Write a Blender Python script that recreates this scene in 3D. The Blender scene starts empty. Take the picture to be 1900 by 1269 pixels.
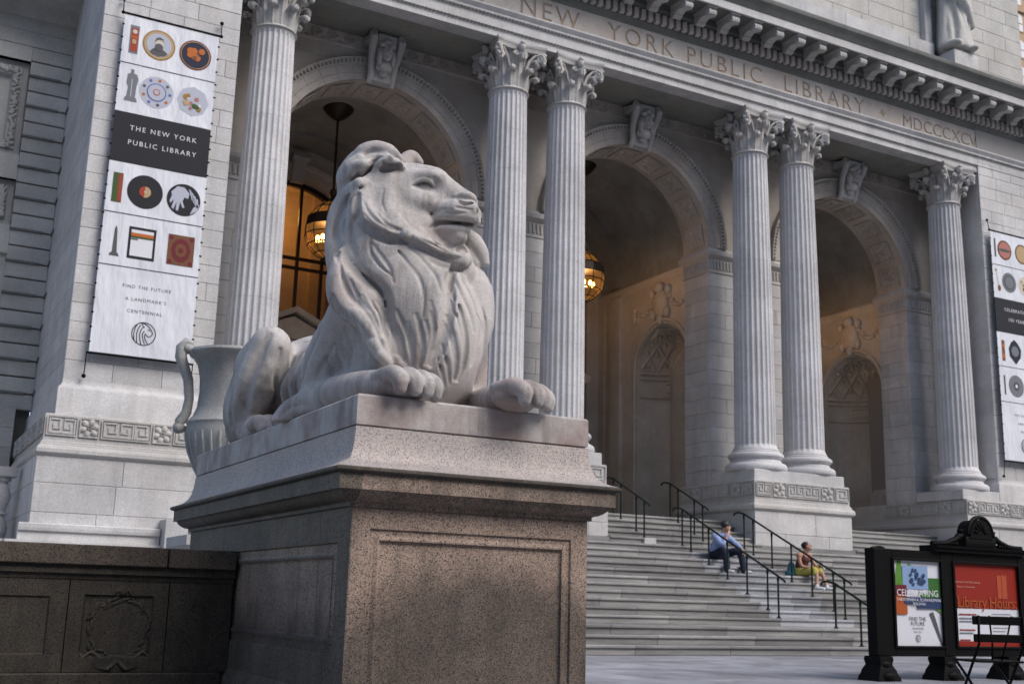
import bpy, math, random
import numpy as np
from mathutils import Vector, Matrix
random.seed(7)
S = bpy.context.scene
COL = S.collection
R_ = math.radians

# ------------------------------------------------------------------ camera
EYE = 0.826
YAW, PIT, ROL, FPX = R_(28.385), R_(12.6506), R_(1.5256), 2157.13
cy_, sy_, cp_, sp_ = math.cos(YAW), math.sin(YAW), math.cos(PIT), math.sin(PIT)
FWD = np.array([sy_*cp_, cy_*cp_, sp_])
_r = np.array([cy_, -sy_, 0.0]); _u = np.cross(_r, FWD)
RGT = math.cos(ROL)*_r + math.sin(ROL)*_u
UPV = -math.sin(ROL)*_r + math.cos(ROL)*_u
cam_d = bpy.data.cameras.new('camera')
cam = bpy.data.objects.new('camera', cam_d); COL.objects.link(cam)
cam.matrix_world = Matrix(((RGT[0], UPV[0], -FWD[0], 0), (RGT[1], UPV[1], -FWD[1], 0),
                           (RGT[2], UPV[2], -FWD[2], EYE), (0, 0, 0, 1)))
cam_d.sensor_width = 36.0
cam_d.lens = FPX*36.0/1900.0
cam_d.clip_start = 0.1
cam_d.clip_end = 3000
cam_d.dof.use_dof = True
cam_d.dof.focus_distance = 6.7
cam_d.dof.aperture_fstop = 6.0
S.camera = cam

# ------------------------------------------------------------------ light
world = bpy.data.worlds.new('World'); S.world = world
world.use_nodes = True
wn = world.node_tree.nodes; wl = world.node_tree.links
SUN_EL, SUN_AZ = 46.0, 150.0          # azimuth measured from +Y towards +X
sky = wn.new('ShaderNodeTexSky'); sky.sky_type = 'NISHITA'; sky.sun_disc = False
sky.sun_elevation = R_(SUN_EL); sky.sun_rotation = R_(SUN_AZ)
sky.air_density = 1.0; sky.dust_density = 2.5; sky.ozone_density = 1.0
bg = wn['Background']; bg.inputs[1].default_value = 0.088
hs = wn.new('ShaderNodeHueSaturation'); hs.inputs['Saturation'].default_value = .95     # thin overcast
wl.new(sky.outputs[0], hs.inputs['Color']); wl.new(hs.outputs[0], bg.inputs[0])
sun_d = bpy.data.lights.new('sun', 'SUN'); sun_d.energy = 0.95; sun_d.angle = R_(32); sun_d.color = (1.0, 0.95, 0.90)
sun = bpy.data.objects.new('sun', sun_d); COL.objects.link(sun)
sd = Vector((math.sin(R_(SUN_AZ))*math.cos(R_(SUN_EL)), math.cos(R_(SUN_AZ))*math.cos(R_(SUN_EL)), math.sin(R_(SUN_EL))))
sun.rotation_euler = (-sd).to_track_quat('-Z', 'Y').to_euler()
S.view_settings.view_transform = 'Standard'
S.view_settings.look = 'None'
S.view_settings.exposure = 1.2
S.view_settings.gamma = 1.0
S.view_settings.use_curve_mapping = False

# ------------------------------------------------------------------ helpers
def at(u, v, axis, val):
    """the point of the place seen at photo pixel (u, v) on the plane axis = val"""
    d = FWD*FPX + RGT*(u-950.0) - UPV*(v-634.5)
    i = 'XYZ'.index(axis); C = np.array([0, 0, EYE]); t = (val-C[i])/d[i]
    return C+t*d

class MB:
    def __init__(s): s.v = []; s.f = []; s.mi = []
    def add(s, vs, fs, m=0):
        n = len(s.v); s.v.extend([tuple(p) for p in vs])
        s.f.extend([tuple(i+n for i in f) for f in fs]); s.mi.extend([m]*len(fs))
    def box(s, x0, x1, y0, y1, z0, z1, m=0):
        s.add([(x0,y0,z0),(x1,y0,z0),(x1,y1,z0),(x0,y1,z0),(x0,y0,z1),(x1,y0,z1),(x1,y1,z1),(x0,y1,z1)],
              [(0,3,2,1),(4,5,6,7),(0,1,5,4),(1,2,6,5),(2,3,7,6),(3,0,4,7)], m)
    def cbox(s, x0, x1, y0, y1, z0, z1, c=.008, m=0):
        """box with chamfered edges"""
        c = min(c, (x1-x0)/3, (y1-y0)/3, (z1-z0)/3)
        def ring(z, i): return [(x0+i+c,y0+i,z),(x1-i-c,y0+i,z),(x1-i,y0+i+c,z),(x1-i,y1-i-c,z),(x1-i-c,y1-i,z),(x0+i+c,y1-i,z),(x0+i,y1-i-c,z),(x0+i,y0+i+c,z)]
        vs = ring(z0,c*.7)+ring(z0+c,0)+ring(z1-c,0)+ring(z1,c*.7)
        fs = [tuple(range(7,-1,-1)), tuple(range(24,32))]
        for k in range(3):
            for i in range(8):
                j=(i+1)%8; fs.append((k*8+i,k*8+j,k*8+8+j,k*8+8+i))
        s.add(vs, fs, m)
    def rings(s, rings, closed=True, cap0=True, cap1=True, m=0):
        n=len(rings[0]); vs=[p for r in rings for p in r]; fs=[]
        for k in range(len(rings)-1):
            for i in range(n if closed else n-1):
                j=(i+1)%n; fs.append((k*n+i,k*n+j,(k+1)*n+j,(k+1)*n+i))
        if cap0 and closed: fs.append(tuple(range(n-1,-1,-1)))
        if cap1 and closed: fs.append(tuple(range((len(rings)-1)*n,len(rings)*n)))
        s.add(vs, fs, m)
    def lathe(s, prof, c=(0,0,0), n=24, a0=0., a1=2*math.pi, m=0):
        full=abs(a1-a0-2*math.pi)<1e-6; k=n if full else n+1
        rs=[]
        for r,z in prof:
            rs.append([(c[0]+r*math.cos(a0+(a1-a0)*i/n), c[1]+r*math.sin(a0+(a1-a0)*i/n), c[2]+z) for i in range(k)])
        s.rings(rs, closed=full, cap0=full, cap1=full, m=m)
    def tube(s, pts, r, n=8, m=0, caps=True):
        pts=[Vector(p) for p in pts]; rr=r if isinstance(r,(list,tuple)) else [r]*len(pts)
        rs=[]; up=Vector((0,0,1)); prev=None
        for i,p in enumerate(pts):
            t=(pts[min(i+1,len(pts)-1)]-pts[max(i-1,0)]).normalized()
            if prev is None:
                a=t.cross(up)
                if a.length<1e-3: a=t.cross(Vector((1,0,0)))
                a.normalize()
            else:
                a=prev-t*prev.dot(t); a.normalize()
            prev=a; b=t.cross(a)
            rs.append([p+(a*math.cos(2*math.pi*k/n)+b*math.sin(2*math.pi*k/n))*rr[i] for k in range(n)])
        s.rings(rs, cap0=caps, cap1=caps, m=m)
    def ball(s, c, r, n=10, k=6, m=0, rot=None):
        rx,ry,rz = r if isinstance(r,(list,tuple)) else (r,r,r)
        rs=[]
        for j in range(k+1):
            t=math.pi*j/k; q=[]
            for i in range(n):
                a=2*math.pi*i/n
                p=Vector((rx*math.sin(t)*math.cos(a), ry*math.sin(t)*math.sin(a), -rz*math.cos(t)))
                if rot is not None: p=rot@p
                q.append((c[0]+p[0],c[1]+p[1],c[2]+p[2]))
            rs.append(q)
        s.rings(rs, cap0=False, cap1=False, m=m)
    def band(s, x0,x1,y0,y1, prof, cap=True, m=0):
        """rectangular footprint carried up a profile of (outset, z)"""
        s.rings([[(x0-o,y0-o,z),(x1+o,y0-o,z),(x1+o,y1+o,z),(x0-o,y1+o,z)] for o,z in prof], cap0=cap, cap1=cap, m=m)
    def sweepx(s, x0, x1, prof, m=0):
        """closed profile of (y, z) extruded along x"""
        s.rings([[(x,y,z) for y,z in prof] for x in (x0,x1)], m=m)
    def panel(s, P, u0,u1,w0,w1, steps, m=0):
        """nested rectangles: steps of (inset, depth); P(u,w,d) maps to space"""
        rs=[[P(u0+i,w0+i,d),P(u1-i,w0+i,d),P(u1-i,w1-i,d),P(u0+i,w1-i,d)] for i,d in steps]
        s.rings(rs, cap0=False, cap1=True, m=m)
    def archwall(s, P, u0,u1,w0,w1, cu, r, ws, wb, depth=0.0, n=28, m=0, back=False):
        """flat wall u0..u1, w0..w1 with a round-headed opening; reveal goes 'depth' in"""
        arc=[(cu+r*math.cos(math.pi-math.pi*i/n), ws+r*math.sin(math.pi*i/n)) for i in range(n+1)]
        q=lambda a,b,c,d,dd=0: s.add([P(*a,dd),P(*b,dd),P(*c,dd),P(*d,dd)],[(0,1,2,3)],m)
        for dd in ([0,depth] if back else [0]):
            q((u0,w0),(cu-r,w0),(cu-r,ws),(u0,ws),dd); q((cu+r,w0),(u1,w0),(u1,ws),(cu+r,ws),dd)
            if wb>w0+1e-6: q((cu-r,w0),(cu+r,w0),(cu+r,wb),(cu-r,wb),dd)
            q((u0,ws),(cu-r,ws),(cu-r,w1),(u0,w1),dd); q((cu+r,ws),(u1,ws),(u1,w1),(cu+r,w1),dd)
            for i in range(n):
                a,b=arc[i],arc[i+1]; q(a,b,(b[0],w1),(a[0],w1),dd)
        if depth:
            path=[(cu-r,wb)]+arc+[(cu+r,wb)]
            for a,b in zip(path[:-1],path[1:]):
                s.add([P(*a,0),P(*b,0),P(*b,depth),P(*a,depth)],[(0,1,2,3)],m)
    def mesh(s, name, mats, smooth=False):
        me=bpy.data.meshes.new(name); me.from_pydata(s.v,[],s.f)
        for mm in (mats if isinstance(mats,(list,tuple)) else [mats]): me.materials.append(mm)
        if isinstance(mats,(list,tuple)) and len(mats)>1: me.polygons.foreach_set('material_index', s.mi)
        me.update(); me.validate()
        import bmesh
        b=bmesh.new(); b.from_mesh(me); bmesh.ops.recalc_face_normals(b, faces=b.faces); b.to_mesh(me); b.free()
        if smooth:
            me.polygons.foreach_set('use_smooth',[True]*len(me.polygons))
            if smooth is not True: me.set_sharp_from_angle(angle=R_(smooth))
        return me

def obj(name, mb, mat, parent=None, smooth=False, label=None):
    me = mb.mesh(name, mat, smooth) if isinstance(mb, MB) else mb
    o = bpy.data.objects.new(name, me); COL.objects.link(o)
    if parent is not None:
        o.parent = parent
        o.matrix_parent_inverse = Matrix.Translation(-world_loc(parent))
    if label: o['label'] = label
    return o
def world_loc(o):
    """where an (unrotated) empty or mesh of the tree stands"""
    return WL.get(o.name, Vector((0,0,0)))
WL = {}
def thing(name, label, cat, loc=(0,0,0), group=None):
    o = bpy.data.objects.new(name, None); COL.objects.link(o); o.location = loc
    o.empty_display_size = .2
    o['label'] = label; o['category'] = cat
    if group: o['group'] = group
    WL[o.name] = Vector(loc)
    return o
def tag(o, label, cat, group=None):
    o['label'] = label; o['category'] = cat
    if group: o['group'] = group
    return o
def struct(name, mb, mat, smooth=False):
    o = obj(name, mb, mat, None, smooth); o['kind'] = 'structure'; return o

# ------------------------------------------------------------------ materials
def _n(nt, t, **kw):
    n = nt.nodes.new(t)
    for k, v in kw.items(): setattr(n, k, v)
    return n
def simple(name, col, rough=.6, metal=0., spec=.5):
    m = bpy.data.materials.new(name); m.use_nodes = True; b = m.node_tree.nodes['Principled BSDF']
    b.inputs['Base Color'].default_value = (*col, 1); b.inputs['Roughness'].default_value = rough
    b.inputs['Metallic'].default_value = metal; b.inputs['Specular IOR Level'].default_value = spec
    return m
class G:
    """small node-graph writer"""
    def __init__(s, name):
        s.m = bpy.data.materials.new(name); s.m.use_nodes = True; s.nt = s.m.node_tree
        s.b = s.nt.nodes['Principled BSDF']; s.L = s.nt.links.new
        s.pos = _n(s.nt,'ShaderNodeNewGeometry').outputs['Position']
        s.rnd = _n(s.nt,'ShaderNodeObjectInfo').outputs['Random']
    def map(s, scale, src=None):
        n=_n(s.nt,'ShaderNodeMapping'); n.inputs['Scale'].default_value=scale; s.L(src or s.pos,n.inputs['Vector']); return n.outputs[0]
    def noise(s, scale, detail=4, rough=.55, vec=None, dist=0.):
        n=_n(s.nt,'ShaderNodeTexNoise'); n.inputs['Scale'].default_value=scale; n.inputs['Detail'].default_value=detail
        n.inputs['Roughness'].default_value=rough; n.inputs['Distortion'].default_value=dist
        s.L(vec or s.pos,n.inputs['Vector']); return n.outputs['Fac']
    def vor(s, scale, feature='F1', out='Distance', vec=None):
        n=_n(s.nt,'ShaderNodeTexVoronoi',feature=feature); n.inputs['Scale'].default_value=scale
        s.L(vec or s.pos,n.inputs['Vector']); return n.outputs[out]
    def ramp(s, fac, stops, interp='LINEAR'):
        n=_n(s.nt,'ShaderNodeValToRGB'); n.color_ramp.interpolation=interp; e=n.color_ramp.elements
        while len(e)<len(stops): e.new(0.5)
        for q,(p,c) in zip(e,stops):
            q.position=p; q.color=(*(c if isinstance(c,(tuple,list)) else (c,c,c)),1)
        s.L(fac,n.inputs[0]); return n.outputs[0]
    def mix(s, fac, a, b, mode='MIX'):
        n=_n(s.nt,'ShaderNodeMix',data_type='RGBA',blend_type=mode)
        for sock,val in ((n.inputs[0],fac),(n.inputs[6],a),(n.inputs[7],b)):
            if hasattr(val,'is_linked'): s.L(val,sock)
            else: sock.default_value = val if not isinstance(val,(tuple,list)) else (*val,1)
        return n.outputs[2]
    def math(s, op, a, b=0., clamp=False):
        n=_n(s.nt,'ShaderNodeMath',operation=op,use_clamp=clamp)
        for sock,val in ((n.inputs[0],a),(n.inputs[1],b)):
            if hasattr(val,'is_linked'): s.L(val,sock)
            else: sock.default_value=val
        return n.outputs[0]
    def sep(s, vec=None):
        n=_n(s.nt,'ShaderNodeSeparateXYZ'); s.L(vec or s.pos,n.inputs[0]); return n.outputs
    def bump(s, h, strength=.3, dist=.01):
        n=_n(s.nt,'ShaderNodeBump'); n.inputs['Strength'].default_value=strength; n.inputs['Distance'].default_value=dist
        s.L(h,n.inputs['Height']); s.L(n.outputs[0],s.b.inputs['Normal'])
    def out(s, col, rough=.7, spec=.3):
        s.L(col,s.b.inputs['Base Color'])
        if hasattr(rough,'is_linked'): s.L(rough,s.b.inputs['Roughness'])
        else: s.b.inputs['Roughness'].default_value=rough
        s.b.inputs['Specular IOR Level'].default_value=spec
        return s.m

def marble(name, base, warm=(.50,.42,.34), wamt=.25, blocky=.10, streak=.35, rough=.65, veins=True):
    g=G(name)
    c=g.ramp(g.noise(.8,8,.68),[(.28,tuple(x*.74 for x in base)),(.72,tuple(min(1,x*1.13) for x in base))])
    st=g.noise(1.0,6,.6,g.map((2.6,2.6,.22)))
    c=g.mix(g.math('MULTIPLY',g.ramp(st,[(.48,0.),(.72,1.)]),streak), c, tuple(x*.62 for x in base))
    if wamt: c=g.mix(g.math('MULTIPLY',g.ramp(g.noise(.9,3),[(.45,0.),(.7,1.)]),wamt), c, warm)
    if veins:
        v=g.noise(2.2,8,.7,g.map((1,1,1.6)),1.2)
        c=g.mix(g.ramp(v,[(.47,0.),(.5,.22),(.53,0.)]), c, tuple(x*.6 for x in base))
    f=g.noise(38,4,.7)
    c=g.mix(.75,c,g.ramp(f,[(.25,.62),(.75,1.28)]),'MULTIPLY')
    rr=g.ramp(g.rnd,[(0,1-blocky),(.5,1.),(1,1+blocky*.6)])
    c=g.mix(1.,c,rr,'MULTIPLY')
    g.bump(g.math('ADD',g.noise(120,3,.7),g.math('MULTIPLY',g.noise(9,4),1.5)),.25,.006)
    return g.out(c,rough,.25)

M = {}
M['marble'] = marble('marble', (.56,.555,.56), wamt=.15, streak=.55)
M['marble_col'] = marble('column_marble', (.60,.595,.61), wamt=.06, blocky=.012, streak=.45)
M['marble_in'] = marble('inner_marble', (.60,.55,.49), warm=(.44,.35,.25), wamt=.45, streak=.3)
M['marble_trim'] = marble('carved_marble', (.49,.48,.47), wamt=.2, blocky=.05, streak=.4)
M['marble_frieze'] = marble('frieze_marble', (.49,.455,.43), warm=(.45,.36,.30), wamt=.4, blocky=.05, streak=.3)
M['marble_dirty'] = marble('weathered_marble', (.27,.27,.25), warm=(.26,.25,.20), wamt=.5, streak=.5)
M['wing'] = marble('wing_marble', (.50,.49,.465), warm=(.40,.36,.30), wamt=.3, blocky=.08, streak=.35)
M['joint'] = simple('joint_mortar', (.30,.29,.28), .95)
M['channel'] = simple('deep_joint', (.20,.19,.17), .95)
M['spandrel'] = marble('spandrel_marble', (.52,.475,.43), warm=(.36,.27,.20), wamt=.4, streak=.3)
M['vault'] = marble('shaded_vault_marble', (.36,.355,.33), warm=(.13,.12,.10), wamt=.4, streak=.3)  # vault's dimness under less sky painted in as a darker marble
M['archstone'] = marble('archivolt_marble', (.45,.415,.385), warm=(.40,.31,.25), wamt=.35, blocky=.06, streak=.35)
M['weathered'] = marble('rain_and_shade_black_marble', (.17,.175,.165), warm=(.12,.13,.11), wamt=.4, streak=.6)  # rain blackening, and shade painted in for soffit, bed mould, string courses
M['letter'] = simple('letter_recess', (.35,.27,.21), .95)
M['iron'] = simple('black_iron', (.003,.003,.0034), .6, .0, .10)
M['rail'] = simple('green_black_paint', (.006,.013,.010), .4,0,.3)
M['bronze'] = simple('dark_bronze', (.035,.026,.018), .45, .6)

def step_stone(name, base):
    g=G(name)
    c=g.ramp(g.noise(1.3,6,.65,g.map((.35,1,3.)),.6),[(.3,tuple(x*.58 for x in base)),(.7,tuple(x*1.2 for x in base))])
    c=g.mix(g.math('MULTIPLY',g.ramp(g.noise(5,6,.7,g.map((.3,1,2.2)),1.),[(.5,0.),(.66,1.)]),.45),c,tuple(x*.5 for x in base))
    c=g.mix(1.,c,g.ramp(g.rnd,[(0,.70),(1,1.2)]),'MULTIPLY')
    c=g.mix(.6,c,g.ramp(g.noise(60,3,.7),[(.25,.7),(.75,1.2)]),'MULTIPLY')
    g.bump(g.noise(90,4,.7),.3,.006)
    return g.out(c,.7,.3)
M['step'] = step_stone('step_granite',(.30,.295,.29))
M['step_pale'] = step_stone('pale_step_granite',(.37,.38,.41))

def paving():
    g=G('terrace_paving')
    b=_n(g.nt,'ShaderNodeTexBrick'); b.inputs['Scale'].default_value=1.0; b.inputs['Mortar Size'].default_value=.022
    b.inputs['Brick Width'].default_value=1.9; b.inputs['Row Height'].default_value=1.15
    b.inputs['Color1'].default_value=(.18,.19,.21,1); b.inputs['Color2'].default_value=(.25,.26,.29,1); b.inputs['Mortar'].default_value=(.07,.07,.075,1)
    g.L(g.pos,b.inputs['Vector'])
    c=g.mix(.7,b.outputs['Color'],g.ramp(g.noise(2.5,6,.65,None,1.),[(.3,.5),(.7,1.25)]),'MULTIPLY')
    c=g.mix(g.ramp(g.noise(.7,7,.7,None,.8),[(.45,0.),(.62,.75)]),c,(.11,.11,.12))
    g.bump(g.noise(70,4,.7),.3,.008)
    return g.out(c,.42,.5)
M['paving']=paving()
def slab():
    g=G('bluestone_slab'); base=(.33,.34,.375)
    c=g.ramp(g.noise(1.6,7,.68,None,.6),[(.3,tuple(x*.62 for x in base)),(.7,tuple(x*1.15 for x in base))])
    c=g.mix(g.ramp(g.noise(.55,7,.7,None,.8),[(.48,0.),(.62,.65)]),c,(.13,.13,.14))
    c=g.mix(1.,c,g.ramp(g.rnd,[(0,.80),(1,1.14)]),'MULTIPLY')
    c=g.mix(.6,c,g.ramp(g.noise(55,3,.7),[(.25,.7),(.75,1.2)]),'MULTIPLY')
    g.bump(g.noise(60,4,.7),.3,.008); return g.out(c,.5,.4)
M['slab']=slab()

def granite(name, tone=1.0, stain=False, grime=0., speck=260, pale=False):
    g=G(name)
    w=g.vor(speck,'F1','Color'); sx=_n(g.nt,'ShaderNodeSeparateColor'); g.L(w,sx.inputs[0])
    t=tone
    c=g.ramp(sx.outputs[0],[(0.,(.09*t,.08*t,.08*t)),(.13,(.17*t,.13*t,.11*t)),(.30,(.34*t,.245*t,.19*t)),(.62,(.42*t,.295*t,.225*t)),(.85,(.46*t,.37*t,.30*t))],'CONSTANT')
    w2=g.vor(speck*.55,'F1','Color'); s2=_n(g.nt,'ShaderNodeSeparateColor'); g.L(w2,s2.inputs[0])
    c=g.mix(g.ramp(s2.outputs[1],[(0.,1.),(.06,0.)],'CONSTANT'),c,(.07*t,.062*t,.06*t))
    c=g.mix(.9,c,g.ramp(g.noise(3.,6,.65),[(.3,.62),(.7,1.2)]),'MULTIPLY')
    c=g.mix(g.ramp(g.noise(1.,6,.65,g.map((11,11,.8))),[(.50,0.),(.68,.5)]),c,(.10*t,.09*t,.08*t))
    x,y,z=g.sep()
    if pale: c=g.mix(.55,c,g.ramp(sx.outputs[1],[(0.,(.05,.05,.055)),(.10,(.40,.39,.40)),(.5,(.56,.55,.55))],'CONSTANT'))
    if stain:
        # soot arch on the lower front; left side's shade painted in with green-grey dirt
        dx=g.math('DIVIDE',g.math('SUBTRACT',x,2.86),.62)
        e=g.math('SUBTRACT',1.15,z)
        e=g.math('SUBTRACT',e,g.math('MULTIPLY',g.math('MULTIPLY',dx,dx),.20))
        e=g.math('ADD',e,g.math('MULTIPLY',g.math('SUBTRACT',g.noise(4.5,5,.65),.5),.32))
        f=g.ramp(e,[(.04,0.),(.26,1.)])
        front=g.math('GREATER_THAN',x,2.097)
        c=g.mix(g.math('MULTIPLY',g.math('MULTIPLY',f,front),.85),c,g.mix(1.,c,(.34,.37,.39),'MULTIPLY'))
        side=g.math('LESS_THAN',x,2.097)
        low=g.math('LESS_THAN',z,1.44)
        shade_film=g.math('MULTIPLY',side,g.math('MULTIPLY',low,g.ramp(g.noise(2.2,5,.6,g.map((1,1,.35))),[(.25,.72),(.7,1.)])))
        c=g.mix(shade_film,c,g.mix(1.,c,(.40,.46,.47),'MULTIPLY'))
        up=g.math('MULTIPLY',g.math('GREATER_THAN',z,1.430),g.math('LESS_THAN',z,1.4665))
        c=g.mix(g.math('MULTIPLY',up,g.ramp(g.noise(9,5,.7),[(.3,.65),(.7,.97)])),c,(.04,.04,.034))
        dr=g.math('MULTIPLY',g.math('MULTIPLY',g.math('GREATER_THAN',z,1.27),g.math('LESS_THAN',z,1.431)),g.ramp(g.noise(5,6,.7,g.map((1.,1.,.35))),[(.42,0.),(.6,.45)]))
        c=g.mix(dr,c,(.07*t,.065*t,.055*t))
    if grime: c=g.mix(g.math('MULTIPLY',g.ramp(g.noise(1.6,6,.65),[(.2,.5),(.7,1.)]),grime),c,g.mix(1.,c,(.38,.47,.45),'MULTIPLY'))
    g.bump(g.noise(140,3,.7),.25,.004)
    return g.out(c,.62,.3)
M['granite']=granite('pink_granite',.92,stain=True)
M['granite_pale']=granite('pale_worn_granite',1.30,pale=True)
M['granite_wall']=granite('sooty_granite',.30,grime=.95)
M['granite_cap']=granite('coping_granite',.42,grime=.6)

def lionstone(name, pink=True):
    g=G(name); base=(.66,.60,.565)
    c=g.ramp(g.noise(2.2,6,.62),[(.28,(.42,.395,.38)),(.72,(.64,.605,.585))])
    c=g.mix(g.ramp(g.noise(1.7,4,.6,g.map((1,1,1))),[(.52,0.),(.68,.5)]),c,(.40,.295,.26))
    st=g.noise(1.,6,.65,g.map((9,9,1.2)))
    c=g.mix(g.ramp(st,[(.50,0.),(.66,.62)]),c,(.20,.185,.175))
    pit=g.math('MULTIPLY',g.ramp(g.noise(70,3,.6),[(.30,1.),(.38,0.)]),g.ramp(g.noise(3.1,3,.5),[(.5,0.),(.62,.8)]))
    c=g.mix(pit,c,(.16,.14,.13))
    c=g.mix(.85,c,g.ramp(g.noise(170,3,.8),[(.25,.60),(.75,1.3)]),'MULTIPLY')
    x,y,z=g.sep()
    # pinkish bloom and soot on the low, rain-splashed stone
    lowm=g.math('MULTIPLY',g.ramp(g.math('SUBTRACT',2.25,z),[(.0,0.),(.5,1.)]),g.ramp(g.noise(3.3,5,.6),[(.40,0.),(.62,.75)]))
    c=g.mix(lowm,c,(.27,.185,.165))
    g.bump(g.math('ADD',g.noise(210,3,.75),g.math('MULTIPLY',g.noise(26,5,.65),1.8)),.5,.007)
    return g.out(c,.75,.25)
M['lion']=lionstone('weathered_lion_marble')

# ------------------------------------------------------------------ sculpting: smooth distance fields meshed with surface nets
class Clay:
    def __init__(s, lo, hi, h):
        s.h=h; s.lo=np.array(lo,float); s.n=[int(math.ceil((b-a)/h))+1 for a,b in zip(lo,hi)]
        s.d=np.full(s.n,.5,np.float32); s.ax=[(s.lo[i]+np.arange(s.n[i])*h).astype(np.float32) for i in range(3)]
    def _reg(s, lo, hi):
        sl=[]; 
        for i in range(3):
            a=max(0,int((lo[i]-s.lo[i])/s.h)); b=min(s.n[i],int((hi[i]-s.lo[i])/s.h)+2)
            if b<=a: return None
            sl.append(slice(a,b))
        return tuple(sl), s.ax[0][sl[0]][:,None,None], s.ax[1][sl[1]][None,:,None], s.ax[2][sl[2]][None,None,:]
    def _op(s, sl, p, k, mode):
        d=s.d[sl]
        if mode=='u':
            h=np.maximum(k-np.abs(d-p),0)/k if k>0 else 0
            s.d[sl]=np.minimum(d,p)-h*h*k*.25
        elif mode=='s':
            h=np.maximum(k-np.abs(d+p),0)/k if k>0 else 0
            s.d[sl]=np.maximum(d,-p)+h*h*k*.25
    def cone(s, a, b, ra, rb, k=.03, mode='u', flat=None):
        a=np.array(a,float); b=np.array(b,float); m=k+3*s.h
        lo=np.minimum(a-ra,b-rb)-m; hi=np.maximum(a+ra,b+rb)+m
        r=s._reg(lo,hi)
        if r is None: return
        sl,X,Y,Z=r; ab=b-a; L=float(ab@ab)+1e-9
        t=((X-a[0])*ab[0]+(Y-a[1])*ab[1]+(Z-a[2])*ab[2])/L; t=np.clip(t,0,1)
        p=np.sqrt((X-a[0]-t*ab[0])**2+(Y-a[1]-t*ab[1])**2+(Z-a[2]-t*ab[2])**2)-(ra+(rb-ra)*t)
        s._op(sl,p.astype(np.float32),k,mode)
    def strand(s, pts, rad, k=.03, mode='u', sub=4):
        """tapered tube through pts (Catmull-Rom)"""
        P=[np.array(p,float) for p in pts]; R=rad if isinstance(rad,(list,tuple)) else [rad]*len(P)
        if len(P)==2: s.cone(P[0],P[1],R[0],R[1],k,mode); return
        Q=[2*P[0]-P[1]]+P+[2*P[-1]-P[-2]]; q=[];rr=[]
        for i in range(1,len(Q)-2):
            for j in range(sub):
                t=j/sub; a,b,c,d=Q[i-1:i+3]
                q.append(.5*((2*b)+(-a+c)*t+(2*a-5*b+4*c-d)*t*t+(-a+3*b-3*c+d)*t**3)); rr.append(R[i-1]+(R[i]-R[i-1])*t)
        q.append(P[-1]); rr.append(R[-1])
        # one field for the whole tube, so that its own joints do not swell
        m=k+3*s.h; mr=max(rr); A=np.array(q); r=s._reg(A.min(0)-mr-m,A.max(0)+mr+m)
        if r is None: return
        sl,X,Y,Z=r; best=None
        best=np.full((X.size,Y.size,Z.size),.5,np.float32)
        for a,b,ra,rb in zip(q[:-1],q[1:],rr[:-1],rr[1:]):
            lo=np.minimum(a-ra,b-rb)-m; hi=np.maximum(a+ra,b+rb)+m
            g=s._reg(lo,hi)
            if g is None: continue
            s2,x,y,z=g; ab=b-a; L=float(ab@ab)+1e-9
            t=np.clip(((x-a[0])*ab[0]+(y-a[1])*ab[1]+(z-a[2])*ab[2])/L,0,1)
            p=np.sqrt((x-a[0]-t*ab[0])**2+(y-a[1]-t*ab[1])**2+(z-a[2]-t*ab[2])**2)-(ra+(rb-ra)*t)
            loc=tuple(slice(u.start-v.start,u.stop-v.start) for u,v in zip(s2,sl))
            best[loc]=np.minimum(best[loc],p)
        s._op(sl,best,k,mode)
    def ell(s, c, r, k=.03, mode='u', rot=None):
        c=np.array(c,float); r=np.array(r if hasattr(r,'__len__') else (r,r,r),float); m=k+3*s.h; R=float(r.max())
        if rot is None: ext=r
        else: ext=np.sqrt((np.abs(np.array(rot)*r[None,:])**2).sum(1))
        g=s._reg(c-ext-m,c+ext+m)
        if g is None: return
        sl,X,Y,Z=g; X,Y,Z=X-c[0],Y-c[1],Z-c[2]
        if rot is not None:
            q=np.array(rot,float)
            X,Y,Z=(X*q[0,0]+Y*q[1,0]+Z*q[2,0]),(X*q[0,1]+Y*q[1,1]+Z*q[2,1]),(X*q[0,2]+Y*q[1,2]+Z*q[2,2])
        k0=np.sqrt((X/r[0])**2+(Y/r[1])**2+(Z/r[2])**2); k1=np.sqrt((X/r[0]**2)**2+(Y/r[1]**2)**2+(Z/r[2]**2)**2)
        p=k0*(k0-1)/np.maximum(k1,1e-6)
        s._op(sl,p.astype(np.float32),k,mode)
    def cut_below(s, z, k=.01): s.d=np.maximum(s.d,(z-s.ax[2])[None,None,:].astype(np.float32))
    def trace(s, o, d, t0, t1):
        """first surface point along a ray"""
        t=t0; st=s.h*.5
        def val(p):
            q=(p-s.lo)/s.h; i=np.floor(q).astype(int)
            if (i<0).any() or (i>=np.array(s.n)-1).any(): return .5
            f=q-i; v=s.d[i[0]:i[0]+2,i[1]:i[1]+2,i[2]:i[2]+2]
            v=v[0]*(1-f[0])+v[1]*f[0]; v=v[0]*(1-f[1])+v[1]*f[1]; return float(v[0]*(1-f[2])+v[1]*f[2])
        while t<t1:
            p=o+d*t; v=val(p)
            if v<0: return p
            t+=max(st,min(v*.6,.1))
        return None
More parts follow.
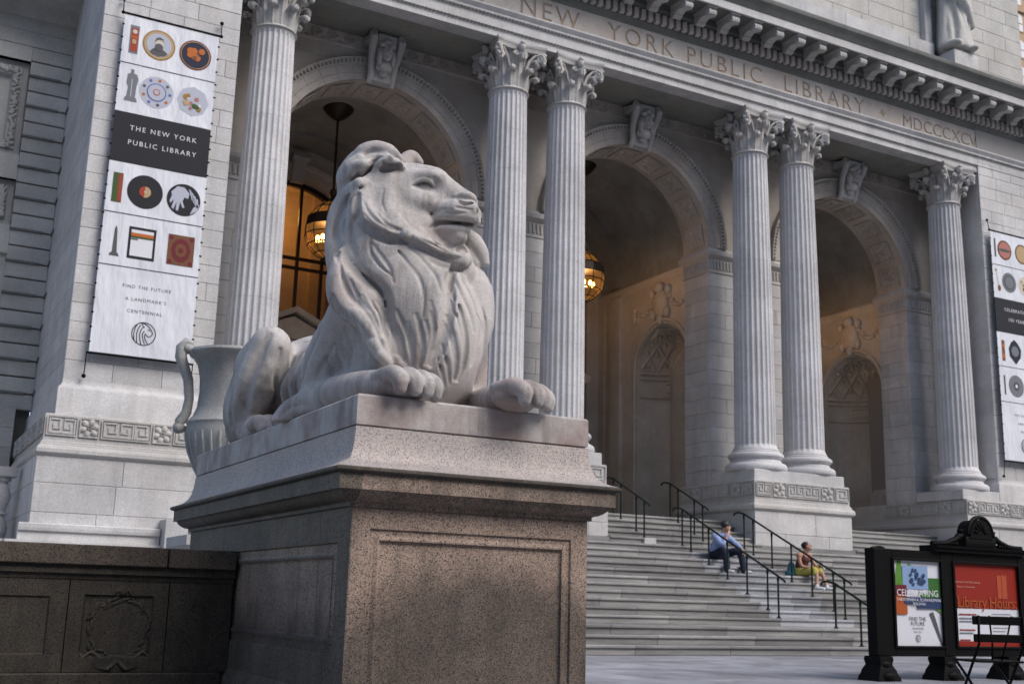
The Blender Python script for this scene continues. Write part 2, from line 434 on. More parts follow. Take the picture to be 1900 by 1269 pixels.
    def mesh(s, name, mat, smooth_it=1, off=(0,0,0)):
        d=s.d; ins=d<0
        n=d.shape
        cs=np.zeros((n[0]-1,n[1]-1,n[2]-1),np.uint8)
        for i in (0,1):
            for j in (0,1):
                for k in (0,1): cs+=ins[i:n[0]-1+i,j:n[1]-1+j,k:n[2]-1+k]
        act=np.argwhere((cs>0)&(cs<8)); idx=np.full(cs.shape,-1,np.int32)
        idx[act[:,0],act[:,1],act[:,2]]=np.arange(len(act))
        acc=np.zeros((len(act),3)); cnt=np.zeros(len(act))
        cor={}
        for i in (0,1):
            for j in (0,1):
                for k in (0,1): cor[i,j,k]=d[act[:,0]+i,act[:,1]+j,act[:,2]+k].astype(float)
        for ax in range(3):
            for a in (0,1):
                for b in (0,1):
                    e0=[0,0,0];o=[x for x in range(3) if x!=ax]; e0[o[0]]=a; e0[o[1]]=b; e1=list(e0); e1[ax]=1
                    v0=cor[tuple(e0)];v1=cor[tuple(e1)]; c=(v0<0)!=(v1<0)
                    t=np.where(c,v0/np.where(c,v0-v1,1),0)
                    pt=np.zeros((len(act),3)); pt[:,o[0]]=a; pt[:,o[1]]=b; pt[:,ax]=t
                    acc[c]+=pt[c]; cnt[c]+=1
        V=(act+acc/np.maximum(cnt,1)[:,None])*s.h+s.lo+np.array(off)
        F=[]
        for ax in range(3):
            o=[x for x in range(3) if x!=ax]
            sh=list(n); sh[ax]-=1
            A=ins[tuple(slice(0,-1) if x==ax else slice(1,-1) for x in range(3))]
            B=ins[tuple(slice(1,None) if x==ax else slice(1,-1) for x in range(3))]
            for sgn,mask in ((1,A&~B),(-1,~A&B)):
                q=np.argwhere(mask)
                if not len(q): continue
                q=q.copy(); q[:,o[0]]+=1; q[:,o[1]]+=1
                def g(da,db):
                    r=q.copy(); r[:,o[0]]-=da; r[:,o[1]]-=db; return idx[r[:,0],r[:,1],r[:,2]]
                quad=np.stack([g(1,1),g(0,1),g(0,0),g(1,0)],1)
                if (sgn>0)==(ax!=1): F.append(quad)
                else: F.append(quad[:,::-1])
        F=np.concatenate(F); F=F[(F>=0).all(1)]
        for _ in range(smooth_it):
            a=np.zeros_like(V); c=np.zeros(len(V))
            for i in range(4):
                j=(i+1)%4
                np.add.at(a,F[:,i],V[F[:,j]]); np.add.at(c,F[:,i],1); np.add.at(a,F[:,j],V[F[:,i]]); np.add.at(c,F[:,j],1)
            V=V*.5+.5*a/np.maximum(c,1)[:,None]
        me=bpy.data.meshes.new(name)
        me.vertices.add(len(V)); me.vertices.foreach_set('co',V.astype(np.float32).ravel())
        me.loops.add(F.size); me.loops.foreach_set('vertex_index',F.astype(np.int32).ravel())
        me.polygons.add(len(F)); me.polygons.foreach_set('loop_start',np.arange(0,F.size,4,dtype=np.int32)); me.polygons.foreach_set('use_smooth',np.ones(len(F),bool))
        me.materials.append(mat); me.update(calc_edges=True); me.validate()
        return me
def rotm(f, up=(0,0,1)):
    """columns: forward, left, up"""
    f=np.array(f,float); f/=np.linalg.norm(f); l=np.cross(np.array(up,float),f); l/=np.linalg.norm(l); u=np.cross(f,l)
    return np.stack([f,l,u],1)

# glass of the entrance windows, warm lamp glass, printed cloth
def glassy(name, tint, rough, alpha):
    m=bpy.data.materials.new(name); m.use_nodes=True; nt=m.node_tree; nt.nodes.clear()
    o=nt.nodes.new('ShaderNodeOutputMaterial'); a=nt.nodes.new('ShaderNodeBsdfTransparent'); b=nt.nodes.new('ShaderNodeBsdfGlossy'); x=nt.nodes.new('ShaderNodeMixShader')
    a.inputs[0].default_value=(*tint,1); b.inputs['Roughness'].default_value=rough; x.inputs[0].default_value=alpha
    nt.links.new(a.outputs[0],x.inputs[1]); nt.links.new(b.outputs[0],x.inputs[2]); nt.links.new(x.outputs[0],o.inputs[0]); return m
def emit(name, col, st):
    m=bpy.data.materials.new(name); m.use_nodes=True; b=m.node_tree.nodes['Principled BSDF']
    b.inputs['Base Color'].default_value=(*col,1); b.inputs['Emission Color'].default_value=(*col,1); b.inputs['Emission Strength'].default_value=st; return m
M['pane']=glassy('window_glass',(.8,.75,.68),.03,.06)
def lampglass():
    m=bpy.data.materials.new('amber_glass'); m.use_nodes=True; nt=m.node_tree; nt.nodes.clear()
    o=nt.nodes.new('ShaderNodeOutputMaterial'); a=nt.nodes.new('ShaderNodeBsdfTransparent'); b=nt.nodes.new('ShaderNodeEmission'); x=nt.nodes.new('ShaderNodeAddShader')
    a.inputs[0].default_value=(.75,.55,.33,1); b.inputs[0].default_value=(1.,.42,.10,1); b.inputs[1].default_value=.06
    nt.links.new(a.outputs[0],x.inputs[0]); nt.links.new(b.outputs[0],x.inputs[1]); nt.links.new(x.outputs[0],o.inputs[0]); return m
M['lampglass']=lampglass()
M['bulb']=emit('glowing_bulb',(1.0,.62,.25),9.)
# ------------------------------------------------------------------ ground and steps
RIS, TRD, Y0 = .165, .345, 17.43
def SY(k): return Y0+(k-1)*TRD+(1.38 if k >= 4 else 0)
NST = 19; FLOOR = NST*RIS
CX = [9.95, 17.95, 25.95]                 # arch axes
mb=MB(); mb.add([(-60,6,-.012),(90,6,-.012),(90,60,-.012),(-60,60,-.012),(-60,6,-.9),(90,6,-.9)],[(0,1,2,3),(4,5,1,0)]); TP=struct('terrace_pavement', mb, M['paving'])
mb=MB(); mb.cbox(-.945,.945,-.565,.565,-.06,0,.006); slab_me=mb.mesh('paving_slab',M['slab'])
for j in range(10):
    for i in range(11):
        o=bpy.data.objects.new('paving_slab',slab_me); COL.objects.link(o); o.parent=TP; o.location=(4.6+1.9*i+(.95 if j%2 else 0),6.58+1.14*j-.17,0)
mb=MB(); mb.add([(-400,-400,-.9),(400,-400,-.9),(400,400,-.9),(-400,400,-.9)],[(0,1,2,3)]); struct('ground', mb, M['paving'])
for i in range(5):
    mb=MB(); mb.box(3.9,60,6-.36*(i+1),6-.36*i,-.9,-.165*(i+1)); struct('terrace_step', mb, M['step'])

stair=thing('front_stairs','wide flight of grey stone steps rising to the library portico','stairs',(18,17.5,0)); stair['kind']='structure'
def step_slab(x0,x1,k,mat):
    y0=SY(k); y1=SY(k+1)+.03 if k<NST else y0+1.2
    z1=k*RIS; z0=z1-RIS+.002
    nose=.015
    prof=[(y0+.02,z0),(y0+.02,z1-.055),(y0-nose+.004,z1-.05),(y0-nose,z1-.04),(y0-nose,z1-.012),(y0-nose+.012,z1),(y1,z1-.002),(y1,z0)]
    m=MB(); c=.005; m.rings([[(x,y,z) for y,z in prof] for x in (x0+c,x1-c)])
    o=obj('step_stone',m,mat,stair); return o
rs=random.Random(3)
for k in range(1,NST+1):
    if k<=14: spans=[(7.75,30.1)] if k<14 else [(7.7,30.1)]
    else: spans=[(CX[0]-2.35,CX[0]+2.35),(CX[1]-2.35,CX[1]+2.35),(CX[2]-2.35,CX[2]+2.35)]
    for a,b in spans:
        x=a
        if 4<=k<=13 and (k>4 or True):
            e=17.45+rs.uniform(-.12,.12); f=19.45+rs.uniform(-.2,.25)
            cuts=[]
            while x<e-.6:
                n=min(x+rs.uniform(1.5,2.9),e)
                if e-n<.7: n=e
                cuts.append((x,n,'step')); x=n
            mid=(e+f)/2+rs.uniform(-.3,.3); cuts+= [(e,mid,'step_pale'),(mid,f,'step_pale')]; x=f
            while x<b-.6:
                n=min(x+rs.uniform(1.5,2.9),b)
                if b-n<.7: n=b
                cuts.append((x,n,'step')); x=n
            for u,v,mm in cuts:
                step_slab(u,v,k,M[mm])
        else:
            while x<b-.3:
                n=min(x+rs.uniform(1.6,3.0),b)
                if b-n<.7: n=b
                step_slab(x,n,k,M['step']); x=n
# core of the flight under the slabs that the pedestal hides
mb=MB()
for k in range(1,NST+1):
    mb.box(7.7,30.1,SY(k)+.03,SY(k+1)+.1,-.05,k*RIS-.02)
o=obj('stair_core',mb,M['step'],stair)

# ------------------------------------------------------------------ the library
lib=thing('library_building','grey marble library with three arches behind tall fluted columns','building',(18,24,0))
YP=24.1            # shaft face of the end piers
XPL, XPR = 2.966, 5.87
mk=lambda x: 35.9-x

def course_blocks(parent, mat, P, u0, u1, zs, lens, depth=.14, rnd=None, off=0, g=.0028, c=.008):
    """ashlar: one chamfered block per stone; P(u, z, d) maps to space (d into the wall)"""
    rnd=rnd or random.Random(1)
    for i in range(len(zs)-1):
        z0,z1=zs[i]+g,zs[i+1]-g
        cuts=[u0]
        x=u0+(rnd.uniform(.35,1.)*lens if (i+off)%2 else 0)
        while True:
            if x>u0+.25 and x<u1-.25: cuts.append(x)
            x+=lens*rnd.uniform(.75,1.25)
            if x>=u1-.25: break
        cuts.append(u1)
        for a,b in zip(cuts[:-1],cuts[1:]):
            m=MB(); pr=rnd.uniform(-.003,.004)
            q=lambda u,z,d: P(u,z,d-pr)
            a_,b_=a+(g if a>u0 else 0),b-(g if b<u1 else 0)
            r0=[q(a_,z0,depth),q(b_,z0,depth),q(b_,z1,depth),q(a_,z1,depth)]
            r1=[q(a_,z0,c),q(b_,z0,c),q(b_,z1,c),q(a_,z1,c)]
            r2=[q(a_+c,z0+c,0),q(b_-c,z0+c,0),q(b_-c,z1-c,0),q(a_+c,z1-c,0)]
            m.rings([r0,r1,r2],cap0=False)
            obj('stone_block',m,mat,parent)

FRONT=lambda y: (lambda u,z,d: (u,y+d,z))
RIGHTF=lambda x: (lambda u,z,d: (x+d,u,z))     # faces -X, u runs along Y
LEFTF=lambda x: (lambda u,z,d: (x-d,u,z))      # faces +X

def fret(mb, P, u0,u1,z0,z1):
    """raised meander of square spirals in a sunk panel"""
    mb.panel(P,u0,u1,z0,z1,[(0,0),(.018,0),(.03,.03),])
    h=z1-z0-.075; t=h/7.0; n=max(1,round((u1-u0-.075)/(h*.98)))
    w=(u1-u0-.075)/n; s=w/7.0
    def bar(a,b,c,d,uo,flip):
        x0,x1=sorted((a*s,b*s)); y0,y1=c*t,d*t
        if flip: x0,x1=w-x1,w-x0
        a_,b_=uo+x0,uo+x1; z_0,z_1=z0+.0375+y0,z0+.0375+y1
        r=[[P(a_,z_0,.031),P(b_,z_0,.031),P(b_,z_1,.031),P(a_,z_1,.031)],
           [P(a_+.004,z_0+.004,.004),P(b_-.004,z_0+.004,.004),P(b_-.004,z_1-.004,.004),P(a_+.004,z_1-.004,.004)]]
        mb.rings(r,cap0=False)
    for k in range(n):
        uo=u0+.0375+k*w; f=k%2
        bar(0,1,0,7,uo,f); bar(1,6.3,6,7,uo,f); bar(5.3,6.3,1.9,6,uo,f); bar(2.2,5.3,1.9,2.9,uo,f); bar(2.2,3.2,2.9,4.6,uo,f)
        bar(1,7,0,.85,uo,f)
def rosette(mb, P, u, z, r):
    def blob(pu,pz,ru,rz,dep,ang):
        rings=[]
        for j in range(4):
            t=j/3*math.pi/2; q=[]
            for i in range(8):
                a=2*math.pi*i/8; x=ru*math.cos(t)*math.cos(a); y=rz*math.cos(t)*math.sin(a)
                q.append(P(pu+x*math.cos(ang)-y*math.sin(ang), pz+x*math.sin(ang)+y*math.cos(ang), .03-dep*math.sin(t)*.98))
            rings.append(q)
        mb.rings(rings,cap0=False)
    for i in range(6):
        a=2*math.pi*i/6+.26
        blob(u+math.cos(a)*r*.60, z+math.sin(a)*r*.60, r*.42, r*.33, .045, a)
    for i in range(10):
        a=2*math.pi*i/10; blob(u+math.cos(a)*r*.20, z+math.sin(a)*r*.20, r*.09, r*.07, .05, a)
    blob(u,z,r*.10,r*.10,.02,0)

BASEPROF=[(.02,3.36),(.075,3.395),(.105,3.43),(.105,3.50),(.08,3.55),(.045,3.575),(.045,3.60),(.03,3.615),(.03,3.645),(.0,3.665),(0,3.70)]
def key_band(part, x0,x1,y0,y1, faces, layout):
    """low moulded base with a carved fret band: footprint of the band"""
    m=MB(); m.band(x0,x1,y0,y1,BASEPROF+[(0,3.73),(0,4.17),(-.02,4.19)])
    obj('base_moulding',m,M['marble_trim'],part,smooth=25)
    for P,u0,u1,seq in faces:
        tot=sum(w for _,w in seq); sc=(u1-u0)/tot; u=u0
        for kind,w in seq:
            w*=sc; m=MB(); e=.028
            Pm=(lambda PP: (lambda a,b,d: PP(a,b,d-.034)))(P)
            if kind=='k': fret(m,Pm,u+e*.6,u+w-e*.6,3.765,4.145); obj('fret_panel',m,M['marble_trim'],part)
            elif kind=='r':
                m.panel(Pm,u+e*.6,u+w-e*.6,3.765,4.145,[(0,0),(.018,0),(.03,.03)])
                rosette(m,Pm,u+w/2,3.955,min(w,.40)*.50); obj('rosette_panel',m,M['marble_trim'],part,smooth=40)
            u+=w

rb=random.Random(11)
# end piers with their ashlar faces
def end_pier(x0,x1,side):
    p=thing('pier','','x'); del p['label']; del p['category']; p.parent=lib; p.location=(0,0,0); WL[p.name]=Vector((0,0,0)); p.matrix_parent_inverse=Matrix.Translation(-WL[lib.name])
    m=MB(); m.box(x0+.03,x1-.03,YP+.03,29.3,4.5,17.0); obj('core',m,M['joint'],p)
    zs=[4.92+i*.394 for i in range(28)]
    course_blocks(p,M['marble'],FRONT(YP),x0,x1,zs,.95,rnd=rb)
    if side<0:
        course_blocks(p,M['marble'],RIGHTF(x0),YP+.14,29.26,zs,2.4,rnd=rb)
    m=MB(); m.cbox(x1-.14,x1,YP+.14,27.,4.9,15.2); obj('return_face',m,M['marble'],p)
    if side>0:
        m=MB(); m.cbox(x0,x0+.14,YP+.14,27.,4.9,15.2); obj('return_face',m,M['marble'],p)
    # course above the fret band, with its small scotia
    m=MB(); m.band(x0+.02,x1-.02,YP+.02,29.2,[(.10,4.19),(.10,4.72),(.085,4.76),(.045,4.80),(.02,4.86),(.02,4.93)]); obj('base_course',m,M['marble'],p,smooth=25)
    return p
pl=end_pier(XPL,XPR,-1); pr=end_pier(mk(XPR),mk(XPL),1)
# their bases (the left and right columns stand on the inner ends)
BL0,BL1=2.70,7.58
L_seq=[('k',.62),('r',.42),('k',1.02),('r',.42),('k',.62),('r',.42),('k',1.02),('r',.42)]
side_seq=[('k',.6),('r',.42)]*5
key_band(pl,BL0,BL1,23.88,29.0,[(FRONT(23.88),BL0+.02,BL1-.02,L_seq),(RIGHTF(BL0),23.9,28.9,side_seq)],None)
key_band(pr,mk(BL1),mk(BL0),23.88,29.0,[(FRONT(23.88),mk(BL1)+.02,mk(BL0)-.02,L_seq[::-1]),(RIGHTF(mk(BL1)),23.9,27.1,[('k',.45),('r',.42),('k',1.0),('r',.42),('k',.5)])],None)
for part,x0,x1 in ((pl,2.62,7.62),(pr,mk(7.62),mk(2.62))):
    m=MB(); m.box(x0+.05,x1-.05,23.9,29.2,-.05,3.37); obj('core',m,M['joint'],part)
    course_blocks(part,M['marble'],FRONT(23.85),x0,x1,[1.75,2.29,2.85,3.365],1.55,rnd=rb)
    course_blocks(part,M['marble'],RIGHTF(x0),23.99,29.0,[1.75,2.29,2.85,3.365],1.5,rnd=rb)
m=MB(); m.box(2.2,5.05,23.55,23.95,-.05,1.75); m.sweepx(2.42,5.02,[(23.86,1.72),(23.66,1.72),(23.66,1.92),(23.61,1.93),(23.60,1.98),(23.60,2.05),(23.62,2.07),(23.86,2.08)]); m.box(2.46,5.0,23.7,23.9,-.05,1.72)
obj('stone_bench',m,M['marble'],pl)
course_blocks(pl,M['marble'],FRONT(23.3),5.04,7.7,[.0,.55,1.1,1.65,2.25],1.1,depth=.55,rnd=rb)
m=MB(); m.box(5.06,7.68,23.4,23.87,-.05,2.22); obj('core',m,M['joint'],pl)

# middle piers: jambs between the arches, each carrying a pair of columns
def mid_pier(c):
    p=bpy.data.objects.new('pier',None); COL.objects.link(p); p.parent=lib; p.matrix_parent_inverse=Matrix.Translation(-WL[lib.name]); WL[p.name]=Vector((0,0,0))
    h=1.68
    key_band(p,c-h,c+h,23.88,27.1,[(FRONT(23.88),c-h+.02,c+h-.02,[('k',.50),('r',.42),('k',1.05),('r',.42),('k',.46)]),
                                   (RIGHTF(c-h),23.9,27.05,[('k',.42),('r',.40),('k',.98),('r',.40),('k',.42)])],None)
    m=MB(); m.box(c-h+.03,c+h-.03,23.9,27.2,1.5,3.37); obj('core',m,M['joint'],p)
    zs=[1.60,2.20,2.79,3.365]
    course_blocks(p,M['marble'],FRONT(23.85),c-h-.03,c+h+.03,zs,1.9,rnd=rb)
    course_blocks(p,M['marble'],RIGHTF(c-h-.03),23.99,27.15,zs,1.6,rnd=rb)
    m=MB(); m.box(c+h-.05,c+h+.03,23.99,27.15,1.5,3.365); obj('return_face',m,M['marble'],p)
    return p
MP=[mid_pier(13.95),mid_pier(21.95)]
# plinth blocks under the columns
for c,w,p in ((6.825,.80,pl),(13.95,1.60,MP[0]),(21.95,1.60,MP[1]),(29.08,.80,pr)):
    m=MB(); m.cbox(c-w,c+w,23.97,25.75,4.19,4.48,.012); obj('plinth_block',m,M['marble'],p)

# jamb ashlar above the base, impost, and the reveal faces of the arches
RA=2.57; SPR=11.15; YW=26.0; YB=27.2
zj=[4.19]+[4.62+i*.4135 for i in range(15)]
zj[-1]=10.40
def jamb(x0,x1,parent,faces):
    m=MB(); m.box(x0+.03,x1-.03,YW+.03,YB-.01,4.1,10.9); obj('core',m,M['joint'],parent)
    course_blocks(parent,M['marble'],FRONT(YW),x0,x1,zj,1.3,rnd=rb)
    if 'L' in faces: course_blocks(parent,M['marble'],RIGHTF(x0),YW+.14,YB,zj,.9,rnd=rb)
    if 'R' in faces:
        m=MB(); m.box(x1-.12,x1,YW+.14,YB,4.1,10.4); obj('return_face',m,M['marble'],parent)
    prof=[(0,10.40),(.025,10.405),(.025,10.44),(.01,10.45),(.01,10.82),(.03,10.84),(.10,10.90),(.12,10.93),(.12,11.03),(.10,11.06),(.06,11.10),(.05,11.15)]
    m=MB(); m.band(x0,x1,YW,YB,prof); obj('impost',m,M['marble_trim'],parent,smooth=25)
    m=MB()
    for P,a,b in ((FRONT(YW-.01),x0,x1),(RIGHTF(x0-.01),YW,YB)):
        n=int((b-a)/.115)
        for i in range(n):
            u=a+(i+.5)*(b-a)/n
            m.rings([[P(u-.04,10.50,.0),P(u+.04,10.50,.0),P(u+.045,10.78,.0),P(u-.045,10.78,.0)],[P(u-.02,10.53,-.03),P(u+.02,10.53,-.03),P(u+.03,10.76,-.04),P(u-.03,10.76,-.04)]],cap0=False)
    o=obj('impost_leaf_row',m,M['marble_trim'],parent); o['kind']='stuff'
jamb(XPR-.2,CX[0]-RA,pl,'R'); jamb(CX[0]+RA,CX[1]-RA,MP[0],'LR'); jamb(CX[1]+RA,CX[2]-RA,MP[1],'LR'); jamb(CX[2]+RA,mk(XPR)+.2,pr,'L')

# front wall above the imposts with the three arches
def emp(name,parent):
    p=bpy.data.objects.new(name,None); COL.objects.link(p); p.parent=parent; p.matrix_parent_inverse=Matrix.Translation(-world_loc(parent)); WL[p.name]=Vector((0,0,0)); return p
for i,c in enumerate(CX):
    ap=emp('arch',lib)
    x0=XPR-.2 if i==0 else c-4.0; x1=mk(XPR)+.2 if i==2 else c+4.0
    m=MB(); m.archwall(lambda u,w,d:(u,YW+d,w),x0,x1,11.15,15.0,c,RA,SPR+.0005,11.15,depth=YB-YW,n=40,back=True); obj('spandrel_wall',m,M['spandrel'],ap)
    # archivolt: moulded voussoirs
    nv=19
    prof=[(0,.0),(0,-.05),(.17,-.05),(.185,-.075),(.38,-.075),(.39,-.10),(.42,-.105),(.52,-.16),(.56,-.17),(.585,-.14),(.585,0)]
    for k in range(nv):
        a0=math.pi*k/nv+.0012; a1=math.pi*(k+1)/nv-.0012
        if k==nv//2: continue
        m=MB(); rs_=[]
        for j in range(5):
            a=a0+(a1-a0)*j/4
            rs_.append([(c-(RA+o)*math.cos(a),YW+y,SPR+(RA+o)*math.sin(a)) for o,y in prof])
        m.rings(rs_); obj('voussoir',m,M['archstone'],ap,smooth=30)
    m=MB()
    n=86
    for k in range(n):
        a=math.pi*(k+.5)/n
        if abs(a-math.pi/2)<.12: continue
        r=RA+.475; p=(c-r*math.cos(a),YW-.135,SPR+r*math.sin(a))
        m.ball(p,(.036,.05,.055),6,4,rot=Matrix.Rotation(-(math.pi/2-a),3,'Y'))
    o=obj('leaf_bead_row',m,M['marble_dirty'],ap,smooth=True); o['kind']='stuff'
    # scroll frieze under the soffit and its fillets
    m=MB(); m.sweepx(x0,x1,[(YW,14.44),(YW-.04,14.45),(YW-.05,14.50),(YW-.02,14.52),(YW-.02,14.84),(YW,14.84)]); m.sweepx(x0,x1,[(YW,14.05),(YW-.012,14.055),(YW-.012,14.075),(YW,14.08)]); obj('frieze_fillet',m,M['spandrel'],ap)
    x=x0+.2
    while x<x1-.3:
        if abs(x+.2-c)>.62:
            m=MB(); pts=[]
            for j in range(26):
                t=j/25; a=t*4.2*math.pi; r=.13*(1-t)+.015
                pts.append((x+.15+r*math.cos(a),YW-.035,14.66+r*math.sin(a)))
            m.tube([(x-.12,YW-.03,14.55),(x+.05,YW-.035,14.50)]+pts,.022,5)
            obj('wave_scroll',m,M['spandrel'],ap,smooth=True)
        x+=.44
    # keystone: a console with a carved head
    m=MB()
    for w,yo in ((.36,0.),):
        side=[(YW,13.62),(YW-.22,13.66),(YW-.26,13.85),(YW-.30,14.1),(YW-.46,14.45),(YW-.56,14.62),(YW-.56,14.78),(YW-.46,14.855),(YW,14.855)]
        m.rings([[(c-.25,y,z) for y,z in side],[(c+.25,y,z) for y,z in side]])
    for sx in (-1,1):
        pts=[(c+sx*.31,YW-.12,13.60),(c+sx*.30,YW-.24,13.8),(c+sx*.33,YW-.30,14.1),(c+sx*.37,YW-.48,14.45),(c+sx*.38,YW-.58,14.65),(c+sx*.38,YW-.52,14.78),(c+sx*.38,YW-.44,14.72),(c+sx*.38,YW-.47,14.62)]
        m.tube(pts,[.07,.08,.085,.10,.11,.10,.08,.05],8)
        m.rings([[(c+sx*q,YW-.6+e,z) for q,e,z in ((.28,.05,14.58),(.47,.05,14.58),(.47,.55,14.58),(.28,.55,14.58))],[(c+sx*q,YW-.6+e,z) for q,e,z in ((.28,.02,14.7),(.47,.02,14.7),(.47,.55,14.84),(.28,.55,14.84))]])
    obj('keystone',m,M['marble_trim'],ap,smooth=35)
    m=MB(); m.ball((c,YW-.50,14.32),(.165,.19,.23),14,9); m.ball((c,YW-.69,14.29),(.035,.05,.07),8,5); m.ball((c,YW-.655,14.17),(.06,.05,.03),8,5); m.ball((c,YW-.60,14.11),(.07,.07,.05),8,5)
    for sx in (-1,1):
        m.ball((c+sx*.18,YW-.48,14.22),(.075,.12,.26),8,6); m.ball((c+sx*.065,YW-.665,14.385),(.05,.035,.018),6,4); m.ball((c+sx*.07,YW-.655,14.24),(.05,.04,.05),6,4); m.ball((c+sx*.11,YW-.56,14.50),(.11,.12,.08),8,5); m.ball((c+sx*.15,YW-.36,14.0),(.08,.09,.14),8,5)
    m.ball((c,YW-.54,14.58),(.16,.14,.09),8,5); m.ball((c,YW-.40,14.0),(.20,.14,.17),10,6); m.ball((c,YW-.31,13.86),(.13,.08,.12),8,5)
    obj('carved_head',m,M['marble_trim'],ap,smooth=True)
    # rosettes on the soffit of the arch
    for k in range(9):
        a=math.pi*(k+.5)/9; m=MB()
        def PP(u,w,d,a=a):
            # u along Y, w along the arc
            r=RA-d; t=a+(w)/RA
            return (c-(RA-(-d))*math.cos(t) if False else c-(RA+d)*math.cos(t), u, SPR+(RA+d)*math.sin(t))
        Pm=lambda u,w,d: PP(u,w,d-.036)
        m.panel(Pm,YW+.2,YB-.2,-.34,.34,[(0,.03),(.0,0),(.05,-.005),(.06,.02),(.08,.028)])
        rosette(m,Pm,(YW+YB)/2,0,.30); obj('soffit_rosette',m,M['spandrel'],ap,smooth=35)

# ------------------------------------------------------------------ bays behind the arches
WR=2.97; YE=32.4
for i,c in enumerate(CX):
    bay=emp('portico_bay',lib)
    m=MB(); m.add([(c-3.2,25.2,FLOOR-.004),(c+3.2,25.2,FLOOR-.004),(c+3.2,33.4,FLOOR-.004),(c-3.2,33.4,FLOOR-.004)],[(0,1,2,3)]); obj('floor',m,M['step'],bay)
    m=MB(); n=32
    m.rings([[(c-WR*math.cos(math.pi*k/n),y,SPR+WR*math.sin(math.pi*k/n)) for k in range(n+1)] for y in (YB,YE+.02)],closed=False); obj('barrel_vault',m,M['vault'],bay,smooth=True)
    for sgn in (-1,1):
        X=c+sgn*WR; PX=lambda u,w,d,X=X,sgn=sgn:(X+sgn*d,u,w)
        NC,NR,NS=28.9,1.32,8.15
        m=MB(); m.archwall(PX,YB,YE,FLOOR,SPR,NC,NR,NS,FLOOR+.12,depth=.10,n=24); obj('side_wall',m,M['marble_in'],bay)
        m=MB(); n=20
        q=lambda a,z:(X+sgn*(.10+NR*math.sin(a)),NC-NR*math.cos(a),z)
        m.rings([[q(math.pi*k/n,z) for k in range(n+1)] for z in (FLOOR+.1,5.,7.3,7.33,7.9,NS)],closed=False)
        rs_=[]
        for j in range(11):
            b=math.pi/2*j/10
            rs_.append([(X+sgn*(.10+NR*math.cos(b)*math.sin(math.pi*k/n)),NC-NR*math.cos(b)*math.cos(math.pi*k/n),NS+NR*math.sin(b)) for k in range(n+1)])
        m.rings(rs_,closed=False); obj('niche',m,M['marble_in'],bay,smooth=30)
        # coffer ribs in the niche head, moulded panel below
        m=MB()
        def SP(a,b,rr=NR-.02): return (X+sgn*(.10+rr*math.cos(b)*math.sin(a)),NC-rr*math.cos(b)*math.cos(a),NS+rr*math.sin(b))
        for k in range(-5,10):
            for s_ in (-1,1):
                pts=[]
                for j in range(13):
                    b=j/12*1.30; a=math.pi*(k/7.)+s_*b*.62
                    if .06<a<math.pi-.06: pts.append(SP(a,b))
                if len(pts)>2: m.tube(pts,.055,4)
        m.tube([SP(.05+(math.pi-.1)*j/16,1.30) for j in range(17)],.05,4)
        obj('coffer_ribs',m,M['marble_in'],bay)['kind']='stuff'
        m=MB()
        for k in range(7):
            for j in range(4):
                a=math.pi*(k+.5*(j%2)+.5)/7.; b=.20+j*.26
                if .2<a<math.pi-.2: m.ball(SP(a,b,NR-.04),.07,6,4)
        obj('coffer_flowers',m,M['marble_in'],bay,smooth=True)['kind']='stuff'
        m=MB()
        for z in (NS-.03,7.95,7.36):
            m.tube([(X+sgn*(.10+(NR-.03)*math.sin(math.pi*k/16)),NC-(NR-.03)*math.cos(math.pi*k/16),z) for k in range(17)],.045,6)
        for z in (7.80,7.52): m.tube([(X+sgn*(.10+(NR-.02)*math.sin(a)),NC-(NR-.02)*math.cos(a),z) for a in [.7+1.75*k/10 for k in range(11)]],.03,5)
        obj('niche_moulding',m,M['marble_in'],bay,smooth=True)
        # archivolt of the niche and the carved cartouche above it
        m=MB(); pts=[(X-sgn*.03,NC-(NR+.12)*math.cos(math.pi*k/20),NS+(NR+.12)*math.sin(math.pi*k/20)) for k in range(21)]
        pts=[(X-sgn*.03,NC-NR-.12,FLOOR)]+pts+[(X-sgn*.03,NC+NR+.12,FLOOR)]
        m.tube(pts,.06,5); obj('niche_surround',m,M['marble_in'],bay,smooth=50)
        m=MB(); rr_=random.Random(5+i)
        m.ball((X-sgn*.02,NC,10.12),(.14,.40,.48),12,8); m.ball((X-sgn*.06,NC,10.15),(.11,.26,.33),10,7)
        for s_ in (-1,1):
            for k in range(7):
                t=k/6; m.ball((X-sgn*.01,NC+s_*(.42+t*.95),10.30-.34*math.sin(t*math.pi)-.1*t),(.075,.14-.02*abs(t-.5),.085-.03*t),7,5)
            m.ball((X-sgn*.05,NC+s_*.42,10.5),(.12,.15,.16),8,6); m.ball((X-sgn*.05,NC+s_*.36,9.8),(.12,.14,.2),8,6)
            for k in range(4): m.ball((X-sgn*.04,NC+s_*1.4,10.15-k*.13),(.07,.08-.01*k,.09),6,4)
        m.ball((X-sgn*.08,NC,10.62),(.15,.22,.18),9,6); m.ball((X-sgn*.05,NC,9.62),(.12,.16,.2),9,6)
        obj('cartouche',m,M['marble_in'],bay,smooth=True)
        m=MB(); s2=-sgn
        prof=[(X,10.80),(X+s2*.03,10.81),(X+s2*.10,10.90),(X+s2*.12,10.93),(X+s2*.12,11.03),(X+s2*.06,11.10),(X,11.15)]
        m.rings([[(x,y,z) for x,z in prof] for y in (YB,YE)]); obj('impost_cornice',m,M['marble_in'],bay)
        m=MB(); m.cbox(min(X,X-sgn*.14),max(X,X-sgn*.14),31.05,31.62,FLOOR,10.79); m.cbox(min(X,X-sgn*.08),max(X,X-sgn*.08),32.05,YE,FLOOR,10.79); obj('pilaster',m,M['marble_in'],bay)
    # a rib under the vault near the back
    m=MB(); n=32
